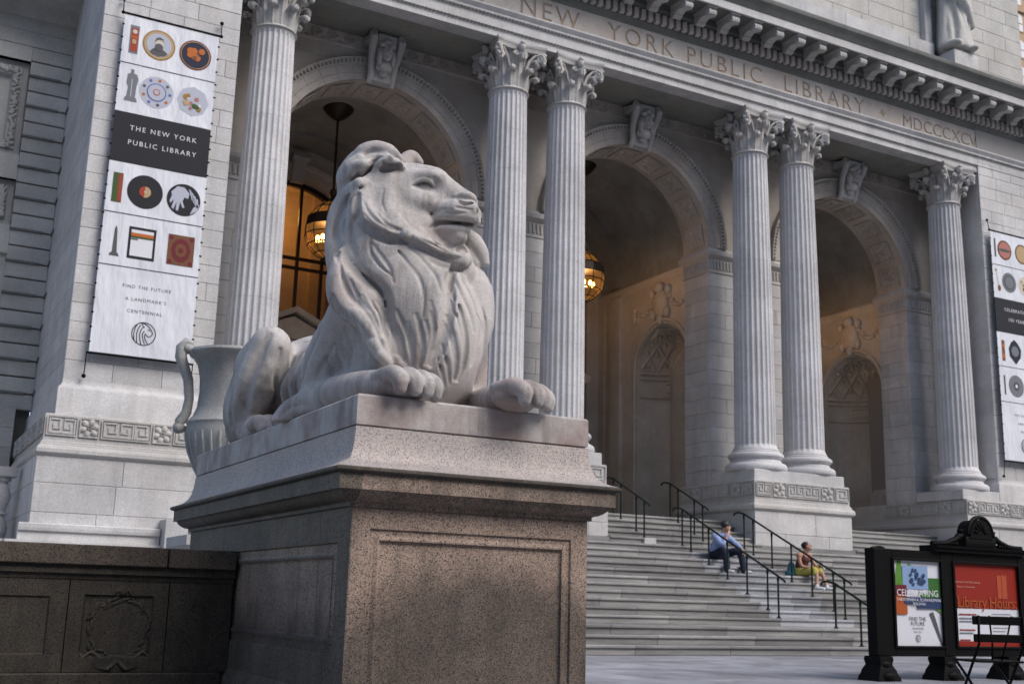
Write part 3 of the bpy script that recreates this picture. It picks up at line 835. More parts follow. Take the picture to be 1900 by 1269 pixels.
    for y0,y1,dr in ((31.05,31.62,.13),):
        ring=lambda r,y:[(c-r*math.cos(math.pi*k/n),y,SPR+r*math.sin(math.pi*k/n)) for k in range(n+1)]
        m.rings([ring(WR+.01,y0),ring(WR-dr,y0),ring(WR-dr,y1),ring(WR+.01,y1)],closed=False)
    obj('vault_rib',m,M['vault'],bay,smooth=40)
    # back wall with the tall arched entrance window
    BR,BS=2.42,10.85
    m=MB(); m.archwall(lambda u,w,d:(u,YE+d,w),c-3.2,c+3.2,FLOOR,14.3,c,BR,BS,FLOOR,depth=.62,n=36); obj('back_wall',m,M['marble_in'],bay)
    m=MB(); prof=[(0,0),(0,-.06),(.20,-.06),(.24,-.10),(.36,-.12),(.38,0)]
    rs_=[[(c-(BR+o)*math.cos(math.pi*k/36),YE+y,BS+(BR+o)*math.sin(math.pi*k/36)) for o,y in prof] for k in range(37)]
    m.rings(rs_); obj('window_archivolt',m,M['marble_in'],bay,smooth=30)
    m=MB(); m.rings([[(c+x*w,YE-d,z) for x,w in ((-1,.20),(1,.20))]+[(c+.20,YE,z),(c-.20,YE,z)] for w,d,z in ((1,.18,13.0),(1.15,.30,13.5),(1.3,.42,13.75),(1.3,.42,13.86))]); m.tube([(c-.27,YE-.36,13.72),(c+.27,YE-.36,13.72)],.11,10); obj('window_keystone',m,M['marble_trim'],bay,smooth=30)
    YG=33.0
    fr=emp('window',lib)
    m=MB()
    xs=[-1.95,-1.17,-.39,.39,1.17,1.95]
    for x in xs:
        top=BS+math.sqrt(max(0,BR**2-x*x)); m.box(c+x-.045,c+x+.045,YG-.05,YG+.05,FLOOR,top)
    for z in (10.85,10.55,7.0,6.75): m.box(c-BR,c+BR,YG-.06,YG+.06,z-.04,z+.04)
    ring=lambda r,y:[(c-r*math.cos(math.pi*k/36),y,BS+r*math.sin(math.pi*k/36)) for k in range(37)]
    m.rings([ring(BR+.01,YG-.08),ring(BR-.16,YG-.08),ring(BR-.16,YG+.08),ring(BR+.01,YG+.08)],closed=False)
    m.box(c-BR,c-BR+.16,YG-.08,YG+.08,FLOOR,BS); m.box(c+BR-.16,c+BR,YG-.08,YG+.08,FLOOR,BS)
    obj('window_frame',m,M['bronze'],fr)
    zz=[FLOOR,6.75,7.0,10.55,10.85]
    for a,b in zip([-BR]+xs,xs+[BR]):
        m=MB(); m.add([(c+a,YG,FLOOR),(c+b,YG,FLOOR),(c+b,YG,10.85),(c+a,YG,10.85)],[(0,1,2,3)]); obj('pane',m,M['pane'] if 'pane' in M else M['bronze'],fr)
        n=4; m=MB()
        xs_=[a+(b-a)*k/n for k in range(n+1)]
        for p_,q_ in zip(xs_[:-1],xs_[1:]):
            m.add([(c+p_,YG,10.85),(c+q_,YG,10.85),(c+q_,YG,BS+math.sqrt(max(0,BR**2-q_*q_))),(c+p_,YG,BS+math.sqrt(max(0,BR**2-p_*p_)))],[(0,1,2,3)])
        obj('pane',m,M['pane'] if 'pane' in M else M['bronze'],fr)
    # door surround with its pediment
    dp=emp('door_surround',lib)
    m=MB()
    for s_ in (-1,1): m.cbox(c+s_*1.45-.26,c+s_*1.45+.26,31.75,32.3,FLOOR,7.45)
    m.cbox(c-1.75,c+1.75,31.72,32.3,7.45,7.85); obj('door_jambs',m,M['marble_in'],dp)
    m=MB(); tri=lambda y,o:[(c-1.85-o,y,7.95-o*.3),(c+1.85+o,y,7.95-o*.3),(c,y,8.80+o*.2)]
    m.rings([tri(31.62,-.35),tri(32.3,-.35)])
    for a,b in (((c-1.98,7.93),(c,8.86)),((c+1.98,7.93),(c,8.86))):
        m.rings([[(a[0],y,a[1]+z),(b[0],y,b[1]+z),(b[0],y2,b[1]+z2),(a[0],y2,a[1]+z2)] for y,z,y2,z2 in ((31.45,-.04,32.3,-.04),(31.40,.12,32.3,.12))])
    m.box(c-1.95,c+1.95,31.45,32.3,7.85,7.98); obj('pediment',m,M['marble_in'],dp)
    m=MB(); m.box(c-1.19,c+1.19,32.2,32.26,FLOOR,7.45); obj('door',m,M['bronze'],dp)

# ------------------------------------------------------------------ columns
def shaft_ring(r,z,c):
    pts=[]; N=24
    for k in range(N):
        for j,(f,dp) in enumerate(((0,0),(.18,0),(.28,.55),(.46,.95),(.72,.95),(.90,.55))):
            a=2*math.pi*(k+f)/N; rr=r-.042*dp
            pts.append((c[0]+rr*math.cos(a),c[1]+rr*math.sin(a),z))
    return pts
ZB,ZT=5.06,13.60
def rad(z): 
    t=(z-ZB)/(ZT-ZB); return .568-.080*t**1.7
def drum_mesh(k,nd=8):
    h=(ZT-ZB)/nd; z0,z1=ZB+k*h,ZB+(k+1)*h; m=MB(); g=.010
    if k==0: rs_=[[(math.cos(2*math.pi*i/144)*r,math.sin(2*math.pi*i/144)*r,z) for i in range(144)] for r,z in ((.63,z0),(.62,z0+.04),(.585,z0+.09))]+[shaft_ring(rad(z0),z0+.16,(0,0))]
    else: rs_=[shaft_ring(rad(z0)-g,z0,(0,0)),shaft_ring(rad(z0),z0+.008,(0,0))]
    if k==nd-1: rs_+= [shaft_ring(rad(z1),z1-.10,(0,0))]+[[(math.cos(2*math.pi*i/144)*r,math.sin(2*math.pi*i/144)*r,z) for i in range(144)] for r,z in ((rad(z1),z1-.03),(rad(z1)+.02,z1))]
    else: rs_+= [shaft_ring(rad(z1),z1-.008,(0,0)),shaft_ring(rad(z1)-g,z1,(0,0))]
    m.rings(rs_); return m.mesh('drum',M['marble_col'],28)
drums=[drum_mesh(k) for k in range(8)]
m=MB(); prof=[(.80,4.48),(.83,4.50),(.845,4.55),(.845,4.60),(.825,4.66),(.79,4.69),(.735,4.695),(.735,4.715),(.70,4.74),(.675,4.79),(.685,4.825),(.72,4.83),(.72,4.85),(.755,4.87),(.765,4.91),(.75,4.955),(.72,4.975),(.665,4.98),(.665,5.02),(.635,5.05)]
m.lathe(prof,n=64); base_me=m.mesh('base',M['marble_col'],40)

def capital_mesh():
    m=MB(); z0=13.60
    m.lathe([(.49,0),(.53,.015),(.545,.04),(.53,.065),(.495,.08),(.475,.12),(.45,.2),(.45,.7),(.50,.95),(.56,1.06)],c=(0,0,z0),n=32)
    def leaf(ang,h,w,r0,out,zb):
        path=[(r0,0),(r0+.035,.35*h),(r0+.055,.62*h),(r0+.10,.84*h),(r0+.10+out*.45,.97*h),(r0+.10+out*.8,1.0*h),(r0+.11+out,.93*h),(r0+.11+out*.98,.80*h),(r0+.10+out*.72,.74*h)]
        ws=[.9,.95,1.0,1.0,.92,.84,.72,.55,.35]
        rows=[];ca,sa=math.cos(ang),math.sin(ang)
        for (r,z),ww in zip(path,ws):
            row=[]
            for j in range(-3,4):
                t=j/3; x=t*w*.5*ww; dr=.035*(1-abs(t))-.02*t*t+(.014 if j%2==0 else -.008)
                rr=r+dr; row.append((rr*ca-x*sa, rr*sa+x*ca, zb+z+.03*(1-t*t)*(1 if z>.8*h else 0)-(.02 if j%2 else 0)*(z>.7*h)))
            rows.append(row)
        # thickness on the underside of the curl
        back=[]
        for (r,z),ww in reversed(list(zip(path,ws))):
            row=[]
            for j in range(-3,4):
                t=j/3; x=t*w*.5*ww*.9; rr=r-.045
                row.append((rr*ca-x*sa, rr*sa+x*ca, zb+z-(.05 if z>.8*h else 0)))
            back.append(row)
        m.rings([a+b[::-1] for a,b in zip(rows,back[::-1])])
        rt=r0+.10+out*.78; m.ball((rt*ca,rt*sa,zb+.885*h),(.085,w*.40,.075),10,6,rot=Matrix.Rotation(ang,3,'Z'))
    for k in range(8): leaf(2*math.pi*(k+.5)/8,.46,.27,.450,.20,z0+.10)
    for k in range(8): leaf(2*math.pi*k/8,.80,.27,.450,.26,z0+.10)
    # corner volutes, inner helices, fleurons
    for k in range(4):
        a=math.pi/4+k*math.pi/2; ca,sa=math.cos(a),math.sin(a)
        for s_ in (-1,1):
            pts=[]
            b=a+s_*.33
            pts+= [(.53*math.cos(b),.53*math.sin(b),z0+.60),(.60*math.cos(a+s_*.22),.60*math.sin(a+s_*.22),z0+.86),(.74*math.cos(a+s_*.10),.74*math.sin(a+s_*.10),z0+1.02)]
            for j in range(14):
                t=j/13; an=math.pi*.75-t*3.4*math.pi; r=.125*(1-t*.85)
                rr=.86+r*math.cos(an); zz=z0+.92+r*math.sin(an)
                of=s_*.05
                pts.append((rr*ca-of*sa,rr*sa+of*ca,zz))
            m.tube(pts,[.04]*3+[.045]*14,6)
        m.ball((.88*ca,.88*sa,z0+.92),.10,8,6); m.ball((.93*ca,.93*sa,z0+.80),.07,7,5); m.ball((.95*ca,.95*sa,z0+1.03),(.07,.07,.06),7,5)
        a2=k*math.pi/2
        for s_ in (-1,1):
            pts=[(.52*math.cos(a2+s_*.34),.52*math.sin(a2+s_*.34),z0+.66),(.57*math.cos(a2+s_*.26),.57*math.sin(a2+s_*.26),z0+.86)]
            for j in range(10):
                t=j/9; an=math.pi-t*2.8*math.pi; r=.075*(1-t*.8); w=s_*(.13)+ -s_*r*math.cos(an)*1.0
                pts.append((.63*math.cos(a2)-w*math.sin(a2),.63*math.sin(a2)+w*math.cos(a2),z0+.93+r*math.sin(an)))
            m.tube(pts,.03,5)
        m.ball((.69*math.cos(a2),.69*math.sin(a2),z0+1.12),(.10,.10,.13),8,6)
        m.ball((.73*math.cos(a2),.73*math.sin(a2),z0+1.2),(.08,.08,.06),8,5)
        m.tube([(.53*math.cos(a2),.53*math.sin(a2),z0+.66),(.58*math.cos(a2),.58*math.sin(a2),z0+1.05)],[.035,.05],6)
    # concave abacus
    def ab(s_,z):
        pts=[]
        for k in range(4):
            a=k*math.pi/2
            for j in range(-4,5):
                t=j/4; x=.70*t; y=.60+.115*t*t*1.0+ (0)
                pts.append(((y*math.cos(a)-x*math.sin(a))*s_,(y*math.sin(a)+x*math.cos(a))*s_,z))
        return pts
    m.rings([ab(.94,z0+1.06),ab(.97,z0+1.10),ab(.97,z0+1.15),ab(1.0,z0+1.17),ab(1.03,z0+1.21),ab(1.03,z0+1.258)])
    return m.mesh('capital',M['marble_trim'],50)
cap_me=capital_mesh()
YC=24.75
for x in (6.825,13.07,14.83,21.07,22.83,29.08):
    c=bpy.data.objects.new('column',None); COL.objects.link(c); c.location=(x,YC,0); c.parent=lib; c.matrix_parent_inverse=Matrix.Translation(-WL[lib.name])
    c.rotation_euler=(0,0,0)
    for me,nm in [(base_me,'base')]+[(d,'drum') for d in drums]+[(cap_me,'capital')]:
        o=bpy.data.objects.new(nm,me); COL.objects.link(o); o.parent=c

# ------------------------------------------------------------------ entablature
ent=emp('entablature',lib)
EX0,EX1=XPR-.1,37.2
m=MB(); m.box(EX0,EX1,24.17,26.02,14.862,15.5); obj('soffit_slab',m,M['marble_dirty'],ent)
def run(name,prof,mat,x0=EX0,x1=EX1,seg=1.65,sm=25):
    x=x0; r_=random.Random(len(name))
    while x<x1-.05:
        n=min(x+seg*r_.uniform(.9,1.1),x1)
        mm=MB(); mm.sweepx(x+.0015,n-.0015,prof); obj(name,mm,mat,ent,smooth=sm); x=n
run('architrave_stone',[(24.6,14.86),(24.15,14.86),(24.15,15.045),(24.135,15.05),(24.12,15.07),(24.105,15.08),(24.105,15.33),(24.09,15.345),(24.07,15.37),(24.05,15.40),(24.05,15.44),(24.0,15.50),(23.97,15.54),(23.97,15.58),(24.0,15.60),(24.6,15.60)],M['marble'],seg=2.65)
mm=MB()
x=EX0
while x<EX1: mm.ball((x,24.10,15.06),(.05,.022,.022),5,4); mm.ball((x,24.055,15.365),(.05,.025,.025),5,4); x+=.105
o=obj('bead_row',mm,M['marble_dirty'],ent,smooth=True); o['kind']='stuff'
# inscription: letters really cut through the frieze slab
def text_curve(body,size,x,z,align='LEFT',space=1.0):
    cu=bpy.data.curves.new('t','FONT'); cu.body=body; cu.size=size; cu.align_x=align; cu.space_character=space; cu.resolution_u=3
    o=bpy.data.objects.new('t',cu); COL.objects.link(o); return o
def cut_slab(name,lines,x0,x1,z0,z1,y,depth,mat,parent):
    """slab whose outline curve also holds the letters, so they are holes"""
    dst=bpy.data.curves.new(name,'CURVE'); dst.dimensions='2D'; dst.fill_mode='BOTH'; dst.extrude=depth/2
    sp=dst.splines.new('POLY'); sp.points.add(3); sp.use_cyclic_u=True
    for p,(a,b) in zip(sp.points,((x0,z0),(x1,z0),(x1,z1),(x0,z1))): p.co=(a,b,0,1)
    for body,size,sx,sz,space,thin in lines:
        o=text_curve(body,size,sx,sz,space=space); o.data.offset=-thin
        bpy.context.view_layer.update()
        bpy.ops.object.select_all(action='DESELECT'); o.select_set(True); bpy.context.view_layer.objects.active=o
        bpy.ops.object.convert(target='CURVE')
        src=o.data
        for s in src.splines:
            n=dst.splines.new('BEZIER'); n.bezier_points.add(len(s.bezier_points)-1); n.use_cyclic_u=True; n.resolution_u=3
            for a,b in zip(s.bezier_points,n.bezier_points):
                b.handle_left_type=b.handle_right_type='FREE'
                f=lambda p:(p[0]+sx,p[1]+sz,0)
                b.co=f(a.co); b.handle_left=f(a.handle_left); b.handle_right=f(a.handle_right)
        bpy.data.objects.remove(o)
    o=bpy.data.objects.new(name,dst); COL.objects.link(o); dst.offset=0
    dst.materials.append(mat)
    o.rotation_euler=(math.pi/2,0,0); o.location=(0,y+depth/2,0)
    bpy.context.view_layer.update()
    bpy.ops.object.select_all(action='DESELECT'); o.select_set(True); bpy.context.view_layer.objects.active=o
    bpy.ops.object.convert(target='MESH')
    o.name=name
    o.parent=parent; o.matrix_parent_inverse=Matrix.Translation(-world_loc(parent))
    return o
INS=[]
ptx=lambda u,v:at(u,v,'Y',24.15)[0]
zl=15.69
SZ=.72
def word(body,xa,size=SZ,space=1.25,thin=.026): INS.append((body,size,xa,zl,space,thin))
word('THE',ptx(927,5)-1.95); word('NEW',ptx(962,20)); word('YORK',ptx(1127,70)); word('PUBLIC',ptx(1272,105)); word('LIBRARY',ptx(1452,150)); word('MDCCCXCV',ptx(1674,237),size=.60,space=1.0)
fr_=cut_slab('frieze',INS,EX0,EX1,15.60,16.29,24.15,.018,M['marble_frieze'],ent)
m=MB(); m.box(EX0,EX1,24.1695,24.7,15.58,16.3); obj('frieze_backing',m,M['letter'],ent)
# carved star between the words
m=MB(); sx_,sz_=ptx(1638,212),15.95
for k in range(8):
    a=k*math.pi/4+.2; L=.20 if k%2==0 else .15
    m.rings([[(sx_+.05*math.cos(a+d),24.152,sz_+.05*math.sin(a+d)) for d in (1.2,-1.2)]+[(sx_+L*math.cos(a),24.152,sz_+L*math.sin(a))],[(sx_+.02*math.cos(a+d),24.13,sz_+.02*math.sin(a+d)) for d in (1.2,-1.2)]+[(sx_+L*.5*math.cos(a),24.135,sz_+L*.5*math.sin(a))]],cap0=False)
obj('star_ornament',m,M['letter'],ent)
run('bed_mould_stone',[(24.6,16.29),(24.15,16.29),(24.13,16.33),(24.06,16.40),(24.02,16.43),(24.02,16.74),(23.93,16.80),(23.86,16.84),(23.86,17.05),(24.6,17.05)],M['weathered'],seg=2.65)  # shade and dirt below the cornice put into the stone colour
mm=MB(); x=EX0
while x<EX1: mm.box(x,x+.135,23.90,24.03,16.46,16.735); x+=.232
o=obj('dentil_row',mm,M['marble_frieze'],ent); o['kind']='stuff'
x=22.56-.805*20; mod=None
while x<EX1:
    if x>EX0:
        if mod is None:
            mm=MB(); side=[(23.87,16.72),(23.72,16.72),(23.50,16.80),(23.34,16.76),(23.22,16.78),(23.19,16.86),(23.22,17.0),(23.24,17.03),(23.87,17.03)]
            mm.rings([[(sx*.125,y,z) for y,z in side] for sx in (-1,1)])
            mm.tube([(-.13,23.27,16.84),(.13,23.27,16.84)],.11,10); mm.tube([(-.13,23.76,16.78),(.13,23.76,16.78)],.12,10); mm.box(-.155,.155,23.14,23.87,16.96,17.035)
            mod=mm.mesh('modillion',M['marble_trim'],35)
        o=bpy.data.objects.new('modillion',mod); COL.objects.link(o); o.location=(x,0,0); o.parent=ent
    x+=.805
run('cornice_soffit',[(24.6,17.03),(23.15,17.03),(23.15,17.06),(24.6,17.06)],M['weathered'],seg=3.2)  # underside shade and dirt painted in as near-black stone
run('corona_stone',[(24.6,17.062),(23.148,17.062),(23.148,17.0),(23.08,17.0),(23.08,17.22),(24.6,17.22)],M['marble'],seg=2.4)
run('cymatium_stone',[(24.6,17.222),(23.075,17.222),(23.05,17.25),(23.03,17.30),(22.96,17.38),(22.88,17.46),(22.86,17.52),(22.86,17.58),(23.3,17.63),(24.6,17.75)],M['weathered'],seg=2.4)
# attic: blocking course, wall, end block with the statue's niche beside it
att=emp('attic',lib)
course_blocks(att,M['marble'],FRONT(24.0),EX0,28.2,[17.72,18.82],2.6,rnd=rb,depth=.3)
m=MB(); m.box(EX0,32.0,24.4,26.,17.5,23); obj('core',m,M['joint'],att)
course_blocks(att,M['wing'],FRONT(24.3),15.5,29.7,[18.80,19.25,19.80,20.35,20.9,21.45,22],1.5,rnd=rb)
m=MB(); m.cbox(27.95,28.25,24.1,24.5,18.8,22); obj('attic_pilaster',m,M['marble'],att)
axr=at(1886,20,'Y',23.9)[0]
course_blocks(att,M['wing'],FRONT(23.85),29.78,axr,[17.75,18.35,18.85,19.35,19.85,20.35,20.85,21.4,22.],1.3,rnd=rb,depth=.6)
m=MB(); m.box(29.82,axr-.03,24.0,26.2,17.7,22); obj('core',m,M['joint'],att)
# right-hand wall beyond the pier
m=MB(); m.box(mk(XPL)-.1,37.2,24.6,30,-.05,17.3); obj('right_wall',m,M['marble'],lib)

# ------------------------------------------------------------------ left wing, set back
wg=emp('wing',lib); YG_=29.0
m=MB(); m.box(-6,2.95,29.25,30.,-.05,17.5); obj('core',m,M['channel'],wg)
course_blocks(wg,M['wing'],lambda u,z,d:(u,YG_+d,z),2.02,2.964,[4.9+.392*i for i in range(24)],6.,rnd=rb,depth=.25,g=.018,c=.014)
mm=MB(); zz=[4.9+.392*i for i in range(23)]
for i,z in enumerate(zz[1:-1]):
    if i%2==0:
        mm=MB(); mm.sweepx(2.0,2.75,[(YG_+.02,z-.035),(YG_-.05,z-.016),(YG_-.05,z+.03),(YG_+.02,z+.05)])
        mm.rings([[(2.966,YG_-.0,z-.04),(2.966,YG_-.3,z-.0),(2.93,YG_-.3,z+.0),(2.93,YG_,z-.04)],[(2.966,YG_,z+.04),(2.966,YG_-.3,z+.07),(2.93,YG_-.3,z+.07),(2.93,YG_,z+.04)]]); obj('string_course',mm,M['weathered'],wg)  # shadow lines of the channels painted in as dark fillets
# the wall left of the strip: bars round two sunk windows with carved borders
m=MB(); m.box(-6,2.02,YG_,YG_+.26,13.50,13.9); m.box(-6,2.02,YG_,YG_+.26,10.44,11.07); m.box(-6,2.02,YG_+.1,YG_+.26,4.9,8.6); m.box(-6,2.02,YG_,YG_+.26,8.6,9.3); obj('wall_band',m,M['wing'],wg)
for z0,z1 in ((11.07,13.5),(9.3,10.44)):
    m=MB(); m.panel(lambda u,w,d:(u,YG_+.0+d,w),-1.2,2.02,z0,z1,[(0,0),(0,.16),(.14,.16),(.15,.13),(.17,.12),(.36,.12),(.38,.20),(.40,.24)]); obj('window_border',m,M['wing'],wg)
    m=MB(); r_=random.Random(4)
    for k in range(46):
        w=z0+.2+(z1-z0-.4)*k/45; m.ball((1.755+r_.uniform(-.05,.05),YG_+.10,w),(r_.uniform(.05,.09),.035,r_.uniform(.03,.06)),6,4)
    for k in range(50):
        u=1.75-k*.06; m.ball((u,YG_+.10,z1-.27+r_.uniform(-.05,.05)),(r_.uniform(.03,.06),.035,r_.uniform(.05,.09)),6,4)
    o=obj('carved_leaf_border',m,M['wing'],wg,smooth=True); o['kind']='stuff'
m=MB()
m.sweepx(-6,2.965,[(29.2,13.9),(YG_-.02,13.9),(YG_-.02,14.26),(YG_-.05,14.28),(YG_-.05,14.62),(YG_-.12,14.66),(YG_-.2,14.80),(YG_-.25,14.93),(28.0,14.95),(27.96,15.1),(27.85,15.3),(29.2,15.35)])
obj('wing_entablature',m,M['wing'],wg,smooth=25)
m=MB(); m.box(-6,2.95,23.95,29.3,-.05,1.76); obj('plinth_wall',m,M['marble'],wg)
course_blocks(wg,M['wing'],lambda u,z,d:(u,YG_-.25+d,z),-2.5,2.60,[1.76,2.3,2.85,3.4,4.0,4.45,4.9],1.4,rnd=rb,depth=.3)
# ------------------------------------------------------------------ warm hall behind the entrance windows
M['hall']=marble('hall_stone',(.50,.40,.28),warm=(.55,.36,.18),wamt=.4)
for i,c in enumerate(CX):
    hp=emp('hall_interior',lib)
    m=MB(); m.box(c-3.6,c+3.6,36.6,36.8,FLOOR,14.2); m.box(c-3.8,c-3.6,33.2,36.8,FLOOR,14.2); m.box(c+3.6,c+3.8,33.2,36.8,FLOOR,14.2); m.box(c-3.8,c+3.8,33.2,36.8,14.2,14.4)
    m.box(c-3.6,c+3.6,36.4,36.6,8.6,8.9)
    for x in (-2.2,0,2.2): m.box(c+x-.3,c+x+.3,36.35,36.6,FLOOR,14.2)
    obj('hall_wall',m,M['hall'],hp)
ld=bpy.data.lights.new('hall_lamp','POINT'); ld.energy=55; ld.color=(1.,.50,.16); ld.shadow_soft_size=.25
lo=bpy.data.objects.new('hall_lamp',ld); COL.objects.link(lo); lo.location=(10.1,35.2,12.9)

# ------------------------------------------------------------------ lanterns
def make_lantern():
    r=thing('lantern','x','lantern',(0,0,0)); R=.70; n=12
    ring=[(.16,.86),(.42,.66),(.62,.40),(.70,.12),(.70,-.12),(.62,-.40),(.42,-.62),(.18,-.74)]
    m=MB()
    for a in range(n):
        t=2*math.pi*a/n; m.tube([(q*math.cos(t),q*math.sin(t),z) for q,z in ring],.017,4)
    for q,z in ring: m.tube([(q*math.cos(2*math.pi*k/n),q*math.sin(2*math.pi*k/n),z) for k in range(n+1)],.018,4)
    m.lathe([(.05,.98),(.22,.86),(.20,.80),(.0,.80)],n=12); m.lathe([(.0,-.70),(.2,-.74),(.10,-.84),(.05,-.92),(.0,-.96)],n=12)
    m.lathe([(.0,-.46),(.46,-.44),(.46,-.40),(0,-.38)],n=12)
    m.lathe([(.705,.10),(.715,.12),(.68,.36),(.64,.40)],n=12)
    obj('frame',m,M['bronze'],r)
    m=MB(); m.lathe(ring,n=n); obj('glass',m,M['lampglass'],r)
    for k in range(10):
        t=2*math.pi*k/10; m=MB(); m.ball((.36*math.cos(t),.36*math.sin(t),-.22),(.055,.055,.085),8,6); obj('bulb',m,M['bulb'],r)
    m=MB()
    for k in range(10):
        t=2*math.pi*k/10; m.tube([(.36*math.cos(t),.36*math.sin(t),-.40),(.36*math.cos(t),.36*math.sin(t),-.28)],.025,6)
    obj('bulb_holder',m,M['bronze'],r)
    m=MB(); m.tube([(0,0,.9),(0,0,3.4)],.035,8); m.ball((0,0,1.12),(.10,.10,.14),10,6); obj('rod',m,M['bronze'],r)
    m=MB(); m.lathe([(.04,3.25),(.12,3.28),(.30,3.42),(.42,3.56),(.44,3.62),(.40,3.64)],n=20); obj('canopy',m,M['bronze'],r,smooth=40)
    return r
def copy_tree(o,parent=None):
    c=o.copy(); COL.objects.link(c)
    if parent is not None: c.parent=parent
    for ch in list(o.children): copy_tree(ch,c)
    return c
lan=make_lantern()
for i,(c,lab) in enumerate(zip(CX,('round bronze lantern with glowing bulbs hanging in the arch behind the lion','round bronze lantern with glowing bulbs hanging in the middle arch beside the tall column','round bronze lantern hanging in the rightmost arch of the portico'))):
    l=lan if i==0 else copy_tree(lan)
    l.location=(c,28.92,10.50); l['label']=lab; l['group']='lanterns in the portico arches'
    d=bpy.data.lights.new('lantern_light','POINT'); d.energy=26; d.color=(1.,.74,.48); d.shadow_soft_size=.3
    o=bpy.data.objects.new('lantern_light',d); COL.objects.link(o); o.location=(0,0,-.2); o.parent=l

# ------------------------------------------------------------------ printed banners
PR={}
def ink(name,col,rough=.6):
    if name not in PR: PR[name]=simple(name,col,rough,0,.2)
    return PR[name]
def vinyl():
    g=G('banner_vinyl'); c=g.ramp(g.noise(1.2,4),[(.3,(.60,.62,.67)),(.7,(.68,.70,.75))]); g.bump(g.noise(1.6,3,.5,g.map((1.6,1,.5))),1.,.09); return g.out(c,.5,.3)
VIN=vinyl(); BLK=ink('banner_black',(.018,.019,.025)); WHT=ink('banner_white',(.66,.66,.70)); DRK=ink('banner_text',(.05,.05,.06))
def text_me(name,body,size,mat,Pm,space=1.0,align='CENTER',thin=0.):
    cu=bpy.data.curves.new('t','FONT'); cu.body=body; cu.size=size; cu.align_x=align; cu.align_y='CENTER'; cu.space_character=space; cu.offset=-thin; cu.resolution_u=3
    o=bpy.data.objects.new('t',cu); COL.objects.link(o); dg=bpy.context.evaluated_depsgraph_get(); dg.update()
    me=bpy.data.meshes.new_from_object(o.evaluated_get(dg)); bpy.data.objects.remove(o)
    me.name=name
    for v in me.vertices: v.co=Pm(v.co.x,v.co.y)
    me.materials.clear(); me.materials.append(mat); return me
class Flat:
    """flat print laid a hair in front of a sheet"""
    def __init__(s,parent,x0,z0,y): s.p=parent; s.x=x0; s.z=z0; s.y=y; s.k=0
    def P(s,lift): return lambda a,b:(s.x+a,s.y-.004*lift,s.z+b)
    def poly(s,name,pts,mat,lift=1):
        P=s.P(lift); m=MB(); m.add([P(a,b) for a,b in pts],[tuple(range(len(pts)))]); return obj(name,m,mat,s.p)
    def disc(s,name,a,b,r,mat,lift=1,rz=None,n=28,a0=0,a1=2*math.pi):
        rz=rz or r; return s.poly(name,[(a+r*math.cos(a0+(a1-a0)*i/n),b+rz*math.sin(a0+(a1-a0)*i/n)) for i in range(n)],mat,lift)
    def rect(s,name,a0,a1,b0,b1,mat,lift=1): return s.poly(name,[(a0,b0),(a1,b0),(a1,b1),(a0,b1)],mat,lift)
    def stroke(s,m,pts,w,lift=1):
        P=s.P(lift)
        for (a,b),(c,d) in zip(pts[:-1],pts[1:]):
            L=math.hypot(c-a,d-b)+1e-6; nx,nz=-(d-b)/L*w/2,(c-a)/L*w/2
            m.add([P(a+nx,b+nz),P(a-nx,b-nz),P(c-nx,d-nz),P(c+nx,d+nz)],[(0,1,2,3)])
    def text(s,name,body,a,b,size,mat,space=1.0,lift=1,thin=0.,align='CENTER'):
        Q=s.P(lift); o=obj(name,text_me(name,body,size,mat,lambda x,y:Q(a+x,b+y),space,align,thin),mat,s.p); return o
GOLD=ink('print_gold',(.30,.17,.05)); RED=ink('print_red',(.33,.05,.03)); ORG=ink('print_orange',(.45,.13,.03)); GRY=ink('print_grey',(.16,.17,.19)); PALE=ink('print_pale',(.42,.44,.52)); BLU=ink('print_blue',(.10,.15,.35)); BRN=ink('print_brown',(.16,.07,.035)); GRN=ink('print_green',(.05,.09,.03)); TAN=ink('print_tan',(.42,.31,.17)); CRM=ink('print_cream',(.55,.50,.42)); NVY=ink('print_navy',(.02,.022,.045)); MAR=ink('print_maroon',(.14,.02,.03)); ROSE=ink('print_rose',(.40,.16,.14)); LGR=ink('print_lead',(.09,.09,.095))
def logo(F,a,b,r,mat):
    m=MB(); st=lambda pts,w=r*.085: F.stroke(m,[(a+x*r,b+z*r) for x,z in pts],w)
    st([(math.cos(2*math.pi*k/36),math.sin(2*math.pi*k/36)) for k in range(37)],r*.09)
    q=lambda p0,p1,p2,n=8:[((1-t)**2*p0[0]+2*t*(1-t)*p1[0]+t*t*p2[0],(1-t)**2*p0[1]+2*t*(1-t)*p1[1]+t*t*p2[1]) for t in [i/n for i in range(n+1)]]
    st(q((-.35,.92),(.2,1.0),(.62,.38))); st(q((.62,.38),(.80,.15),(.72,.02))); st(q((.72,.02),(.60,-.20),(.40,-.22))); st(q((.40,-.22),(.2,-.1),(.15,.05)))
    st(q((.30,.42),(.42,.40),(.5,.30))); st(q((-.6,.75),(-.95,.2),(-.75,-.6))); st(q((-.30,.75),(-.75,.2),(-.50,-.8))); st(q((-.05,.6),(-.55,.15),(-.15,-.95))); st(q((.05,.25),(-.30,0),(.15,-.9))); st(q((.15,.05),(-.05,-.3),(.42,-.85))); st(q((-.2,.85),(-.05,.55),(.05,.6)))
    obj('lion_emblem',m,mat,F.p)
